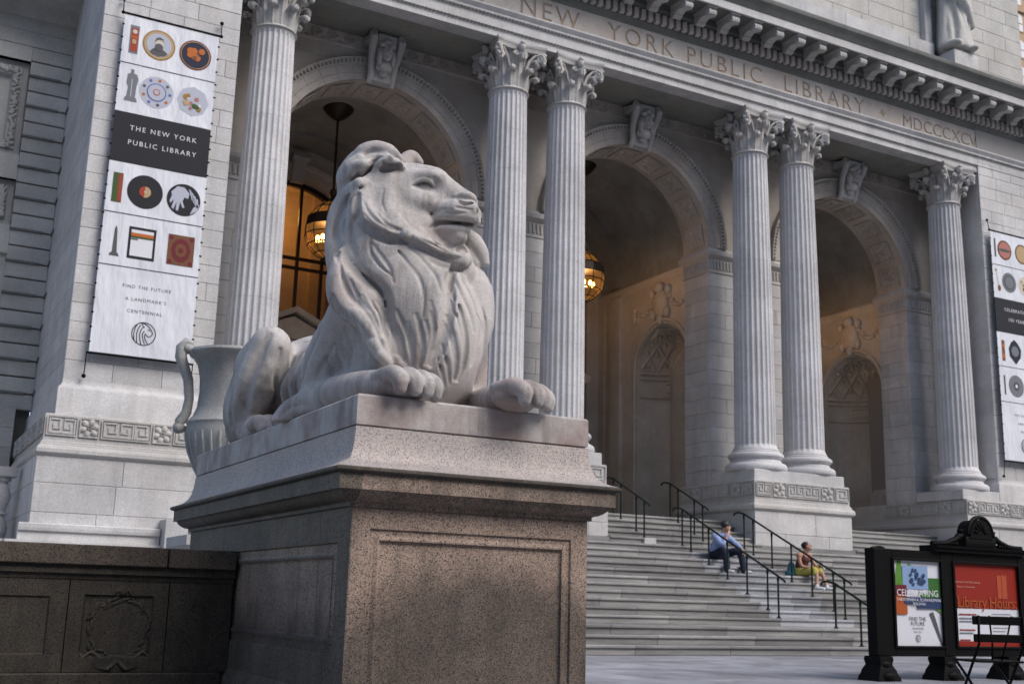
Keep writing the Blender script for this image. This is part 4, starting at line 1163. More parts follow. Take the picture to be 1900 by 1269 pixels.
def banner(x0,label,left):
    W=2.01; y=23.93; t=thing('banner',label,'banner',(x0+W/2,y,5.5),'banners on the end piers')
    zb=[12.83,11.75,10.65,9.55,8.45,7.33,5.5]
    nx=10
    for k,(z1,z0) in enumerate(zip(zb[:-1],zb[1:])):
        m=MB(); g=.012 if k else 0
        rs_=[]
        for zz in [z0+(z1-g-z0)*j/4 for j in range(5)]:
            rs_.append([(x0+W*i/nx,y,zz) for i in range(nx+1)])
        m.rings(rs_,closed=False); m.box(x0,x0+W,y+.004,y+.012,z0,z1-g)
        obj('banner_panel',m,BLK if k==2 else VIN,t)
    for z in zb[1:2]+zb[4:6]:
        m=MB(); m.box(x0,x0+W,y-.006,y+.0,z-.014,z+.004); obj('seam',m,DRK,t)
    for zr,rr_ in ((12.86,.025),(5.47,.022)):
        m=MB(); m.tube([(x0-.05,y,zr),(x0+W+.06,y,zr)],rr_,8); obj('rod',m,M['iron'],t)
    for xx in (x0-.04,x0+W+.05):
        m=MB(); m.tube([(xx,y+.05,13.2),(xx,y,12.86)],.012,5); m.ball((xx,y+.06,13.2),.045,8,5); m.ball((xx,y,12.86),.04,8,5); obj('bracket',m,M['iron'],t)
        m=MB(); m.tube([(xx,y,5.47),(xx,y+.05,5.0)],.012,5); m.ball((xx,y+.06,5.0),.045,8,5); obj('bracket',m,M['iron'],t)
    m=MB(); z=12.6
    while z>5.6:
        for xx in (x0-.012,x0+W+.012): m.ball((xx,y,z),(.028,.016,.022),6,4)
        z-=.30
    obj('eyelet_row',m,M['iron'],t,smooth=True)['kind']='stuff'
    F=Flat(t,x0,0,y)
    if left:
        # top row: tin figure, framed oval portrait, round dark plate
        F.rect('figure_print',.14,.33,11.98,12.62,GRY); F.rect('figure_print',.17,.31,12.03,12.56,RED,2); F.rect('figure_print',.20,.28,12.2,12.3,TAN,3); F.disc('figure_print',.24,12.48,.05,CRM,3); F.rect('figure_print',.16,.32,12.33,12.37,ORG,3)
        F.disc('portrait_print',.755,12.30,.345,GOLD); F.disc('portrait_print',.755,12.30,.315,TAN,2); F.disc('portrait_print',.755,12.30,.265,PALE,3)
        F.poly('portrait_print',[(.57,12.12),(.64,12.2),(.72,12.22),(.82,12.22),(.90,12.18),(.95,12.13),(.88,12.07),(.755,12.04),(.63,12.07)],LGR,4); F.disc('portrait_print',.76,12.34,.085,CRM,5,.115); F.disc('portrait_print',.755,12.245,.085,LGR,6,.085); F.poly('portrait_print',[(.665,12.36),(.69,12.45),(.76,12.48),(.83,12.45),(.855,12.36),(.82,12.42),(.74,12.42)],LGR,6)
        F.disc('plate_print',1.535,12.27,.345,MAR); F.disc('plate_print',1.535,12.27,.315,TAN,2); F.disc('plate_print',1.535,12.27,.30,NVY,3)
        r_=random.Random(2)
        for k in range(9): F.disc('plate_print',1.535+r_.uniform(-.13,.13),12.27+r_.uniform(-.14,.12),r_.uniform(.05,.09),ORG if k%3 else BRN,4+k*.1,n=9)
        # second row: standing statue, blue plate, flowered plate
        F.poly('statue_print',[(.15,10.90),(.42,10.90),(.40,10.98),(.37,11.0),(.38,11.25),(.41,11.42),(.37,11.52),(.31,11.53),(.31,11.62),(.24,11.62),(.24,11.53),(.18,11.50),(.17,11.30),(.21,11.2),(.19,11.0),(.16,10.97)],GRY); F.rect('statue_print',.27,.29,11.0,11.4,PALE,2)
        F.disc('plate_print',.80,11.22,.355,PALE); F.disc('plate_print',.80,11.22,.205,BLU,2); F.disc('plate_print',.80,11.22,.18,PALE,3); F.disc('plate_print',.80,11.22,.075,ROSE,4); F.disc('plate_print',.80,11.22,.05,PALE,5)
        for k in range(9):
            a=2*math.pi*k/9; F.disc('plate_print',.80+.28*math.cos(a),11.22+.28*math.sin(a),.035,[BLU,LGR,ORG][k%3],2,n=8)
        F.disc('plate_print',1.57,11.20,.34,PALE,1,n=8)
        for k in range(16):
            a=r_.uniform(0,6.28); q=r_.uniform(0,.25); F.disc('plate_print',1.55+q*math.cos(a),11.13+q*.8*math.sin(a),r_.uniform(.03,.06),[TAN,ROSE,WHT,GRN,GOLD][k%5],2+k*.1,n=8)
        F.text('lettering','THE NEW YORK',1.03,10.32,.152,WHT,1.32); F.text('lettering','PUBLIC LIBRARY',1.03,10.00,.152,WHT,1.32)
        # fourth row: book spine, record, disc with a pale hand
        F.rect('book_print',.11,.21,8.66,9.30,GRN); F.rect('book_print',.21,.31,8.66,9.30,BRN); F.rect('book_print',.235,.285,8.70,9.26,RED,2)
        F.disc('record_print',.77,8.98,.365,BLK); F.disc('record_print',.77,8.98,.12,TAN,2); F.disc('record_print',.77,8.98,.12,RED,3,a0=math.pi/2,a1=math.pi*1.5); F.disc('record_print',.77,8.98,.02,CRM,4)
        F.disc('hands_print',1.57,8.96,.355,BLK); F.poly('hands_print',[(1.30,9.10),(1.42,9.24),(1.56,9.24),(1.68,9.12),(1.66,9.0),(1.58,9.02),(1.55,8.92),(1.60,8.80),(1.56,8.78),(1.50,8.9),(1.47,8.70),(1.42,8.72),(1.43,8.9),(1.37,8.72),(1.33,8.76),(1.37,8.95),(1.30,8.85),(1.28,8.9),(1.32,9.02)],PALE,2)
        for k in range(4): F.poly('hands_print',[(1.66+k*.055,9.22-k*.06),(1.70+k*.055,9.20-k*.06),(1.78+k*.035,9.0-k*.05),(1.74+k*.035,8.98-k*.05)],PALE,2)
        F.poly('hands_print',[(1.72,8.66),(1.86,8.76),(1.91,8.90),(1.88,8.92),(1.78,8.82)],PALE,2)
        # fifth row: obelisk, tablet, bound book
        F.poly('obelisk_print',[(.18,7.52),(.38,7.52),(.36,7.57),(.33,7.60),(.30,8.10),(.275,8.17),(.25,8.10),(.23,7.60),(.19,7.57)],LGR)
        F.rect('tablet_print',.53,1.08,7.52,8.20,BLK); F.rect('tablet_print',.58,1.03,7.58,8.14,WHT,2); F.rect('tablet_print',.58,1.03,7.96,8.02,GRN,3); F.rect('tablet_print',.58,1.03,8.0,8.07,ORG,4); F.rect('tablet_print',.58,.72,7.92,7.95,LGR,3)
        F.rect('cover_print',1.33,1.88,7.52,8.18,BRN); F.disc('cover_print',1.605,7.85,.20,MAR,2,.26,n=12); F.disc('cover_print',1.605,7.85,.12,BRN,3,.15,n=8); F.disc('cover_print',1.605,7.85,.06,MAR,4,n=8)
        for a in (-1,1):
            for b in (-1,1): F.disc('cover_print',1.605+a*.21,7.85+b*.26,.05,MAR,2,n=6)
        F.text('lettering','FIND THE FUTURE',1.0,6.93,.098,DRK,1.25); F.text('lettering',"A LANDMARK'S",1.0,6.67,.098,DRK,1.25); F.text('lettering','CENTENNIAL',1.0,6.42,.098,DRK,1.25)
        logo(F,1.02,5.98,.235,DRK)
    else:
        F.rect('pen_print',.14,.22,12.0,12.62,LGR); F.disc('medal_print',.62,12.28,.33,BRN); F.disc('medal_print',.62,12.28,.27,ROSE,2); F.disc('medal_print',.62,12.27,.28,LGR,3,.05); F.disc('medal_print',1.45,12.28,.33,BRN); F.disc('medal_print',1.45,12.28,.28,TAN,2)
        m=MB(); F.stroke(m,[(.15,11.55),(.24,11.05)],.03); obj('spoon_print',m,TAN,t); F.disc('spoon_print',.26,10.98,.07,BRN,2,.10); F.disc('spoon_print',.15,11.56,.05,TAN,2)
        F.disc('coin_print',.74,11.22,.33,GRY); F.disc('coin_print',.74,11.22,.25,LGR,2); F.disc('coin_print',.74,11.22,.20,GRY,3)
        F.disc('plate_print',1.52,11.2,.33,CRM)
        r_=random.Random(3)
        for k in range(12): F.disc('plate_print',1.52+r_.uniform(-.2,.2),11.2+r_.uniform(-.2,.2),.06,[TAN,BRN,GRN][k%3],2+k*.1,n=7)
        F.text('lettering','CELEBRATING',1.0,10.30,.15,WHT,1.25); F.text('lettering','100 YEARS',1.0,9.98,.15,WHT,1.25)
        F.rect('book_print',.18,.32,8.62,9.28,BRN); F.rect('book_print',.20,.30,8.7,8.85,ORG,2); F.rect('book_print',.20,.30,9.05,9.15,ORG,2)
        F.poly('shield_print',[(.80,8.56),(1.04,8.80),(1.08,9.05),(.94,9.25),(.78,9.36),(.62,9.25),(.50,9.05),(.53,8.8)],NVY); F.disc('shield_print',.79,8.98,.17,GRY,2); F.disc('shield_print',1.6,8.98,.33,TAN)
        F.rect('pencil_print',.18,.25,7.55,8.16,LGR); F.disc('disc_print',.74,7.86,.35,GRY); F.disc('disc_print',.74,7.86,.14,LGR,2); F.disc('disc_print',.74,7.86,.055,WHT,3); F.disc('disc_print',1.5,7.86,.33,BRN)
        F.text('lettering','PAST FORWARD',1.0,6.93,.10,DRK,1.2); F.text('lettering','NEW THAT',1.0,6.67,.10,DRK,1.2); F.text('lettering','WORLD',1.0,6.42,.10,DRK,1.2)
        logo(F,1.02,5.98,.235,DRK)
    return t
banner(3.37,'tall white banner on the left pier, its black band reading THE NEW YORK PUBLIC LIBRARY',True)
banner(30.19,'tall white banner on the right pier, its black band reading CELEBRATING 100 YEARS',False)

# ------------------------------------------------------------------ urn behind the lion
ux,uy=at(436,650,'Y',15)[0],15.0
M['urn']=marble('streaked_urn_marble',(.42,.42,.41),warm=(.36,.33,.28),wamt=.3,streak=.9)
un=thing('stone_urn','large grey marble urn with scrolled handles behind the lion','urn',(ux,uy,0))
m=MB(); prof=[(.0,1.55),(.40,1.55),(.40,1.66),(.24,1.72),(.17,1.86),(.20,1.95),(.23,2.0),(.34,2.30),(.46,2.55),(.53,2.78),(.545,2.90),(.53,2.96),(.545,2.99),(.53,3.02),(.47,3.08),(.425,3.2),(.41,3.4),(.42,3.6),(.46,3.76),(.53,3.86),(.57,3.88),(.585,3.91),(.57,3.945),(.52,3.95),(.47,3.85),(.40,3.5),(.0,3.4)]
m.lathe(prof,c=(ux,uy,0),n=48); 
for k in range(28):
    a=2*math.pi*k/28; ca,sa=math.cos(a),math.sin(a)
    m.tube([(ux+r*ca,uy+r*sa,z) for r,z in ((.30,2.22),(.40,2.42),(.485,2.62),(.53,2.80),(.535,2.88))],[.01,.018,.022,.022,.008],6)
obj('bowl',m,M['urn'],un,smooth=45)
for s_ in (-1,1):
    m=MB(); dx,dy=s_*.98,s_*-.20
    f=lambda r,z:(ux+dx*r,uy+dy*r,z)
    pts=[f(.50,2.92),f(.62,2.90),f(.62,3.0),f(.55,3.12),f(.53,3.3),f(.56,3.55),f(.63,3.72),f(.68,3.85),f(.68,3.97),f(.62,4.05),f(.55,4.02),f(.54,3.95),f(.58,3.93)]
    m.tube(pts,[.03,.06,.07,.065,.06,.065,.07,.075,.075,.065,.055,.045,.03],8); m.ball(f(.63,2.92),(.08,.08,.08),8,6)
    m.ball(f(.60,3.965),(.09,.09,.075),8,6); m.ball(f(.60,3.66),(.06,.05,.06),7,5)
    obj('handle',m,M['urn'],un,smooth=True)
m=MB(); m.band(ux-.45,ux+.45,uy-.45,uy+.45,[(.1,0),(.1,.3),(.03,.36),(0,.4),(0,1.3),(.05,1.36),(.10,1.42),(.10,1.54)]); obj('pedestal',m,M['marble_trim'],un)

# stone balusters at the foot of the left wing
bx,by=at(1,930,'Y',26.2)[0],26.2
bl=thing('balustrade','pale stone balustrade at the foot of the left wing','balustrade',(bx,by,0))
for k in range(6):
    m=MB(); m.lathe([(.16,1.5),(.16,1.62),(.10,1.70),(.17,1.92),(.19,2.05),(.14,2.22),(.10,2.30),(.15,2.34),(.10,2.38),(.14,2.52),(.19,2.68),(.17,2.78),(.10,2.98),(.16,3.02),(.16,3.1)],c=(bx-.5*k,by,0),n=16); obj('baluster',m,M['marble'],bl,smooth=45)
m=MB(); m.cbox(bx-3,bx+.25,by-.22,by+.22,3.1,3.3); m.cbox(bx-3,bx+.25,by-.22,by+.22,-.05,1.5); obj('rail',m,M['marble'],bl)

# ------------------------------------------------------------------ statue on the attic
st=thing('attic_statue','draped stone figure standing on the cornice above the right pier','statue',(28.95,23.75,18.0))
cl=Clay((27.9,23.0,18.2),(30.1,24.6,22.1),.045)
sx,sy=28.85,23.85
cl.cone((sx,sy,18.75),(sx,sy+.05,20.4),.50,.36,.1); cl.cone((sx,sy,20.3),(sx,sy,21.3),.36,.40,.1); cl.ell((sx,sy,21.75),(.22,.24,.28),.05)
r_=random.Random(9)
for k in range(26):
    a=r_.uniform(math.pi*.95,math.pi*2.05); a2=a+r_.uniform(-.5,.5); z1=r_.uniform(19.9,21.2); z0=18.62
    cl.strand([(sx+.36*math.cos(a2),sy+.36*math.sin(a2),z1),(sx+.45*math.cos((a+a2)/2),sy+.45*math.sin((a+a2)/2),(z0+z1)/2),(sx+.62*math.cos(a),sy+.55*math.sin(a),z0)],[.05,.09,.10],.04)
cl.strand([(sx-.55,sy-.2,20.9),(sx,sy-.55,20.2),(sx+.5,sy-.4,19.5)],[.12,.15,.12],.05); cl.strand([(sx-.45,sy,21.2),(sx-.65,sy-.25,20.6),(sx-.3,sy-.5,20.5)],[.14,.12,.1],.05)
cl.strand([(sx+.45,sy,21.2),(sx+.62,sy-.2,20.6),(sx+.6,sy-.3,19.8)],[.14,.11,.09],.05); cl.ell((sx-.45,sy-.45,18.62),(.2,.3,.13),.05); cl.ell((sx+.3,sy-.5,18.60),(.15,.28,.12),.05)
obj('figure',cl.mesh('figure',M['wing']),None,st)
m=MB(); m.cbox(28.35,29.45,23.35,24.4,17.6,18.42); obj('plinth',m,M['marble'],st)

# ------------------------------------------------------------------ tan office building far to the right
M['tanbrick']=simple('tan_brick',(.36,.245,.16),.85); M['skywin']=simple('sky_pale_window',(.55,.57,.60),.2)  # far panes kept pale, sky reflection painted into their colour
p0=at(1868,0,'Y',75); 
of=thing('office_building','tan brick office building with arched windows beyond the attic','building',(p0[0],75,0))
m=MB(); m.box(p0[0],p0[0]+26,75,95,-.9,86); obj('wall',m,M['tanbrick'],of)
m=MB()
for k in range(7): m.box(p0[0]-.25,p0[0]+26,74.75,75.05,p0[2]-1-k*9.3,p0[2]-.4-k*9.3)
obj('ledge',m,M['tanbrick'],of)
for r in range(24):
    for cix in range(9):
        x=p0[0]+.9+cix*2.75; z=p0[2]+11.2-r*3.1
        m=MB(); a=[(x,z-2.0),(x+1.35,z-2.0),(x+1.35,z-.3)]+[(x+.675+.675*math.cos(t),z-.3+.3*math.sin(t)) for t in (.6,1.2,1.57,1.95,2.5)]+[(x,z-.3)]
        m.rings([[(p,74.97,q) for p,q in a],[(p,75.0,q) for p,q in a]]); w=obj('window',m,M['skywin'],of)
        if not (1<=r<=8 and cix<3): continue
        m=MB(); m.box(x-.08,x+1.43,74.93,75.02,z-2.12,z-2.0); m.box(x+.64,x+.71,74.94,75.02,z-2.,z-.2); m.box(x,x+1.35,74.94,75.02,z-1.15,z-1.08); obj('window_frame',m,M['tanbrick'],w)

# ------------------------------------------------------------------ lion's pedestal
PX0,PX1,PY0,PY1=2.09,3.475,5.5,8.79
pd=thing('granite_pedestal','speckled pink granite pedestal with a moulded cornice under the lion','pedestal',((PX0+PX1)/2,(PY0+PY1)/2,-.9))
m=MB()
F_=lambda u,w,d:(u,PY0+d,w); Lf=lambda u,w,d:(PX0+d,u,w); Rf=lambda u,w,d:(PX1-d,u,w)
st_=[(0,0),(.102,0),(.105,.004),(.108,.012),(.130,.012),(.150,.004),(.158,.004),(.162,.018),(.172,.022)]
m.panel(F_,PX0,PX1,-.6,1.275,st_)
m.panel(Lf,PY0,PY1,.38,1.275,[(0,0),(.17,0),(.173,.004),(.177,.014),(.215,.014),(.235,.004),(.243,.004),(.247,.02),(.257,.024)])
m.panel(Rf,PY0,PY1,.0,1.275,st_)
m.band(PX0,PX1,PY0,PY1,[(.04,-.9),(.04,.30),(.03,.33),(.012,.36),(.0,.378)])
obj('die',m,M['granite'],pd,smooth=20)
m=MB(); yj=at(579,1100,'X',PX0)[1]; m.box(PX0+.0215,PX0+.03,yj-.0025,yj+.0025,.62,1.03); obj('mortar_joint',m,M['channel'],pd)
m=MB(); m.band(PX0,PX1,PY0,PY1,[(.0,1.276),(.018,1.279),(.018,1.298),(.026,1.303),(.040,1.305),(.062,1.316),(.080,1.332),(.088,1.348),(.092,1.352),(.112,1.354),(.112,1.428),(.116,1.434),(.130,1.437),(.138,1.446),(.138,1.457),(.128,1.464)])
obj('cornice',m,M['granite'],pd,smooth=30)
m=MB(); m.band(PX0,PX1,PY0,PY1,[(.126,1.4645),(.095,1.474),(.06,1.492),(.034,1.518),(.017,1.555),(.008,1.60),(.003,1.64),(.0,1.682)])
obj('cap_block',m,M['granite_pale'],pd,smooth=40)

# ------------------------------------------------------------------ low granite wall left of the pedestal
WY=7.47; wl_=thing('granite_wall','dark sooty granite parapet wall with a carved wreath, left of the pedestal','wall',(-1,WY,-.9))
wx=lambda u,v:at(u,v,'Y',WY)[0]
j1,j2=wx(131,1100),wx(318,1100)
jc=wx(314,1030)
zc0,zc1=.985,1.105
for a,b in ((-4.,-1.5),(-1.5,jc),(jc,PX0-.003)):
    m=MB(); m.cbox(a+.004,b-.004,WY-.0,WY+.55,zc0,zc1,.006); obj('coping_stone',m,M['granite_cap'],wl_)
m=MB(); m.sweepx(-4,PX0-.004,[(WY+.5,.90),(WY+.055,.90),(WY+.05,.925),(WY+.03,.935),(WY+.03,.983),(WY+.5,.983)]); obj('string_moulding',m,M['granite_wall'],wl_)
m=MB(); m.box(-4,PX0-.01,WY+.09,WY+.5,-.9,.9); obj('core',m,M['granite_wall'],wl_)
FW=lambda u,w,d:(u,WY+.06+d,w)
zb_=.36
for a,b,st2 in ((-1.35,j1-.003,[(0,.03),(0,0),(.10,0),(.11,.012),(.12,.012)]),(j1+.003,j2-.003,[(0,.03),(0,0),(.085,0),(.095,.016),(.10,.018)]),(j2+.003,PX0-.006,[(0,.03),(0,0)]),(-4,-1.355,[(0,.03),(0,0),(.12,0),(.13,.015)])):
    m=MB(); m.panel(FW,a,b,zb_,.898,st2); obj('panel',m,M['granite_wall'],wl_)
m=MB(); m.cbox(-4,PX0-.05,WY+.02,WY+.3,-.9,zb_-.003); obj('base_course',m,M['granite_wall'],wl_)
# the wreath with ribbons
cwx,cwz=wx(226,1168),at(226,1168,'Y',WY)[2]
m=MB(); r_=random.Random(6)
for k in range(70):
    a=2*math.pi*k/70; r=.178+r_.uniform(-.022,.022)
    m.ball((cwx+r*math.cos(a),WY+.083+r_.uniform(-.004,.004),cwz+r*math.sin(a)),(.034,.014,.012),6,4,rot=Matrix.Rotation(-(a+math.pi/2+r_.uniform(-.6,.6)),3,'Y'))
for s_ in (-1,1):
    m.tube([(cwx,WY+.08,cwz-.17),(cwx+s_*.08,WY+.078,cwz-.19),(cwx+s_*.15,WY+.080,cwz-.13),(cwx+s_*.20,WY+.080,cwz-.17),(cwx+s_*.24,WY+.080,cwz-.12)],[.02,.022,.016,.018,.008],6)
    m.tube([(cwx,WY+.07,cwz-.18),(cwx+s_*.05,WY+.06,cwz-.235),(cwx+s_*.13,WY+.066,cwz-.22)],[.018,.018,.008],6)
    m.tube([(cwx,WY+.07,cwz+.2),(cwx+s_*.03,WY+.06,cwz+.235),(cwx+s_*.05,WY+.066,cwz+.20)],[.012,.014,.006],6)
obj('wreath',m,M['granite_wall'],wl_,smooth=True)

# ------------------------------------------------------------------ handrails on the steps
def post_z(y):
    k=0
    for j in range(1,NST+1):
        if y>=SY(j): k=j
    return k*RIS
def handrail(x,steps,label,top=0,bot=0):
    t=thing('handrail',label,'handrail',(x,SY(steps[0]),0),'handrails on the front steps')
    H=.90; pts=[]
    for k in steps:
        y=SY(k)+.17; z=k*RIS
        m=MB(); zt=(rail(y)-.0)
        m.tube([(x,y,z),(x,y,zt)],.021,8); m.lathe([(.055,0),(.055,.012),(.03,.03),(.028,.05)],c=(x,y,z),n=10); m.lathe([(.028,-.10),(.03,-.08),(.026,-.03)],c=(x,y,zt),n=8); obj('post',m,M['rail'],t,smooth=40)
    ya,yb=SY(steps[0])+.17,SY(steps[-1])+.17
    sl=RIS/TRD
    m=MB()
    lowy=ya-.22; 
    pts=[(x,lowy-.0,rail(lowy)-.035),(x,lowy,rail(lowy)),(x,ya,rail(ya))]
    n=10
    for k in range(1,n): 
        y=ya+(yb-ya)*k/n; pts.append((x,y,rail(y)))
    pts+=[(x,yb,rail(yb)),(x,yb+.22,rail(yb+.10)),(x,yb+.36,rail(yb+.10)-.015),(x,yb+.40,rail(yb+.10)-.07)]
    m.tube(pts,.026,8); obj('top_rail',m,M['rail'],t,smooth=True)
def mkrail(x,steps,label):
    global rail
    y0_,z0_=SY(steps[0])+.17,steps[0]*RIS+.90; y1_,z1_=SY(steps[-1])+.17,steps[-1]*RIS+.90
    rail=lambda y: z0_+(z1_-z0_)*(y-y0_)/(y1_-y0_)
    handrail(x,steps,label)
mkrail(17.6,[4,5,7,9,11,13,14],'long green-black handrail rising beside the seated man')
mkrail(19.55,[4,5,7,9,11,13,14],'long green-black handrail rising behind the seated woman')
mkrail(17.6,[1,3],'short black handrail at the foot of the steps beside the notice board')
mkrail(18.50,[15,16,18,19],'short green-black handrail on the upper steps beside the fret-carved pier')
mkrail(16.70,[15,16,18,19],'short green-black handrail on the upper steps beside the lion pedestal')
m=MB(); m.cbox(16.55,16.9,SY(15)-.06,SY(15)+.2,14*RIS+.01,15*RIS-.01); o=obj('stone_patch',m,M['marble'],stair)

# ------------------------------------------------------------------ notice board
kb=thing('notice_board','black iron notice board with two posters and an arched crest, at the steps','notice board',(13.2,11.,0))
KY=11.0
m=MB(); y0,y1=KY,KY+.16
x0,x1=11.26,15.2; zt,zb1=1.64,.30
px_=[(11.60,12.47),(12.71,13.98),(14.22,14.95)]
xs=[x0]+[v for p in px_ for v in p]+[x1]
for a,b in zip(xs[0::2],xs[1::2]): m.cbox(a,b,y0,y1,zb1,zt,.012)
for a,b in px_: m.box(a-.001,b+.001,y0+.004,y1,zb1,.41); m.box(a-.001,b+.001,y0+.004,y1,1.52,zt-.004)
obj('frame',m,M['iron'],kb)
m=MB()
for a,b in px_:
    for (u0,u1,w0,w1) in ((a-.03,a+.012,.40,1.53),(b-.012,b+.03,.40,1.53),(a+.0125,b-.0125,.40,.43),(a+.0125,b-.0125,1.50,1.53)): m.cbox(u0,u1,y0-.02,y0+.003,w0,w1,.006)
m.tube([(x0+.05,y0+.08,zt),(x0+.2,y0+.08,zt+.02),(x0+.28,y0+.08,zt)],.02,6)
obj('frame_moulding',m,M['iron'],kb)
m=MB(); cx_=13.22
m.sweepx(12.33,14.11,[(y0-.05,zt),(y0-.05,zt+.03),(y0-.08,zt+.05),(y0-.09,zt+.085),(y1+.06,zt+.085),(y1+.06,zt)])
for s_ in (-1,1):
    for k in range(9): m.ball((cx_+s_*(.86-.055*k),y0+.02,zt+.115),(.03,.04,.03+.0*k),6,4)
    m.tube([(cx_+s_*.88,y0+.02,zt+.10),(cx_+s_*.62,y0+.02,zt+.12),(cx_+s_*.45,y0+.02,zt+.17),(cx_+s_*.30,y0+.02,zt+.24),(cx_+s_*.33,y0+.02,zt+.30),(cx_+s_*.27,y0+.02,zt+.30)],[.03,.035,.04,.045,.035,.02],8)
    m.ball((cx_+s_*.36,y0+.02,zt+.21),(.06,.05,.05),8,5)
m.cbox(cx_-.30,cx_+.30,y0-.05,y1+.02,zt+.085,zt+.22,.01)
arc=[(cx_+.20*math.cos(math.pi*k/14),zt+.26+.20*math.sin(math.pi*k/14)) for k in range(15)]
arc=[(cx_+.22,zt+.20)]+arc+[(cx_-.22,zt+.20)]
m.rings([[(a,y0-.06,b) for a,b in arc],[(a,y1+.02,b) for a,b in arc]])
m.tube([(cx_+.235*math.cos(math.pi*k/14),y0-.04,zt+.255+.235*math.sin(math.pi*k/14)) for k in range(15)],.03,6)
for k in range(7):
    a=math.pi*(k+.5)/7; m.ball((cx_+.10*math.cos(a),y0-.07,zt+.27+.10*math.sin(a)),(.02,.015,.05),6,4,rot=Matrix.Rotation(math.pi/2-a,3,'Y'))
obj('crest',m,M['iron'],kb,smooth=35)
for xl in (11.36,12.5,13.72,14.95):
    m=MB(); prof=[(.09,.30),(.10,.26),(.085,.20),(.10,.17),(.125,.13),(.135,.09),(.16,.05),(.17,0.0)]
    rs_=[[(xl-o*1.15,y0-.0-o*.6,z),(xl+o*1.15,y0-o*.6,z),(xl+o*1.15,y1+o*.6,z),(xl-o*1.15,y1+o*.6,z)] for o,z in prof]
    m.rings(rs_[::-1]); m.ball((xl,y0-.02,.20),(.10,.06,.06),8,5); m.ball((xl,y0-.09,.06),(.11,.05,.06),8,5); obj('foot',m,M['iron'],kb,smooth=40)
def poster(i,mat):
    a,b=px_[i]; m=MB(); m.box(a,b,y0+.03,y0+.04,.42,1.51); o=obj('poster',m,mat,kb); f=Flat(o,a,.42,y0+.03); return f
PW=ink('poster_paper',(.62,.63,.68)); PG=ink('poster_green',(.10,.25,.04)); PDG=ink('poster_deep_green',(.04,.13,.03)); PB=ink('poster_sky',(.22,.33,.52)); PO=ink('poster_orange',(.36,.085,.02)); PRD=ink('poster_red',(.25,.018,.010)); PNV=ink('poster_navy',(.03,.05,.12)); PRO=ink('poster_dark_red',(.38,.07,.03)); PPK=ink('poster_pink',(.55,.28,.25))
f=poster(0,PW)
f.poly('print',[(0,.55),(0,.88),(.06,.90),(.10,1.09),(.17,1.09),(.17,.80),(.12,.62)],PG); f.poly('print',[(.10,.80),(.30,1.05),(.36,1.02),(.17,.72)],PG,2); f.rect('print',.18,.64,.72,1.02,PB,3); f.rect('print',.64,.87,.62,.87,PDG,3); f.poly('print',[(.44,.70),(.87,.58),(.87,.42),(.7,.50)],PG,3.5)
f.rect('print',.03,.24,.64,.77,MAR,4); f.rect('print',.03,.24,.40,.64,PO,4); f.rect('print',.18,.87,.53,.62,PNV,5); f.rect('print',.42,.87,.48,.535,PNV,5.2)
r_=random.Random(8)
for k in range(16): f.disc('print',.42+r_.uniform(-.12,.14),.88+r_.uniform(-.10,.10),r_.uniform(.015,.035),PNV,6+k*.05,n=7)
f.text('lettering','CELEBRATING',.42,.67,.118,WHT,1.0,8); f.text('lettering','THE STEPHEN A. SCHWARZMAN',.44,.585,.054,WHT,1.0,8); f.text('lettering','BUILDING',.44,.535,.05,WHT,1.0,8)
f.text('lettering','FIND THE',.42,.345,.07,DRK,1.0,2); f.text('lettering','FUTURE',.42,.285,.07,DRK,1.0,2); f.text('lettering','CENTENNIAL',.42,.225,.035,DRK,1.0,2); f.text('lettering','MAY 2011',.42,.18,.035,DRK,1.0,2); logo(f,.42,.10,.045,DRK)
f.poly('print',[(.64,.42),(.71,.44),(.76,.33),(.83,.12),(.87,.02),(.84,.02),(.78,.14),(.70,.30)],LGR,2)
f=poster(1,PW)
f.rect('print',0,1.27,.50,1.09,PRD); f.rect('print',0,1.27,0,.075,PRD); f.rect('print',.86,1.05,.64,.95,PRO,2); f.rect('print',.95,.96,.55,1.0,PO,3)
f.text('lettering','Library Hours:',.64,.575,.21,PO,.95,4); f.text('lettering','The New York Public Library',.28,.84,.04,PPK,1.0,3); f.text('lettering','Stephen A. Schwarzman',.24,.78,.035,PPK,1,3)
for k,(b_,w) in enumerate(((.42,.34),(.37,.28),(.33,.30),(.22,.30),(.18,.26),(.09,.2),(.42,.0))):
    if w: f.rect('print',.08,.08+w,b_-.008,b_+.008,PRD if k in (0,3,5) else GRY,2)
for k in range(6): f.rect('print',.72,1.1-.06*(k%3),.43-.045*k,.438-.045*k,GRY,2)
poster(2,PW)

# ------------------------------------------------------------------ folding slatted chair by the notice board
ch=thing('folding_chair','black folding bistro chair with two back slats, in front of the red poster','chair',(0,0,0))
m=MB(); m.cbox(-.25,.25,-.018,.0,.755,.825,.006); obj('back_slat',m,M['iron'],ch); m=MB(); m.cbox(-.245,.245,-.020,-.002,.615,.680,.006); obj('back_slat',m,M['iron'],ch)
for k in range(5):
    m=MB(); m.cbox(-.215,.215,-.42+k*.078,-.42+k*.078+.062,.45,.468,.004); obj('seat_slat',m,M['iron'],ch)
for s_ in (-1,1):
    m=MB(); m.tube([(s_*.20,.005,.83),(s_*.20,-.01,.60),(s_*.20,-.16,.40),(s_*.20,-.46,.0)],.012,6); obj('leg',m,M['iron'],ch,smooth=True)
    m=MB(); m.tube([(s_*.17,-.44,.445),(s_*.17,-.25,.30),(s_*.17,.10,.0)],.012,6); obj('leg',m,M['iron'],ch,smooth=True)
    m=MB(); m.tube([(s_*.10,-.005,.83),(s_*.06,-.05,.60),(s_*.04,-.10,.46)],.008,5); obj('brace',m,M['iron'],ch,smooth=True)
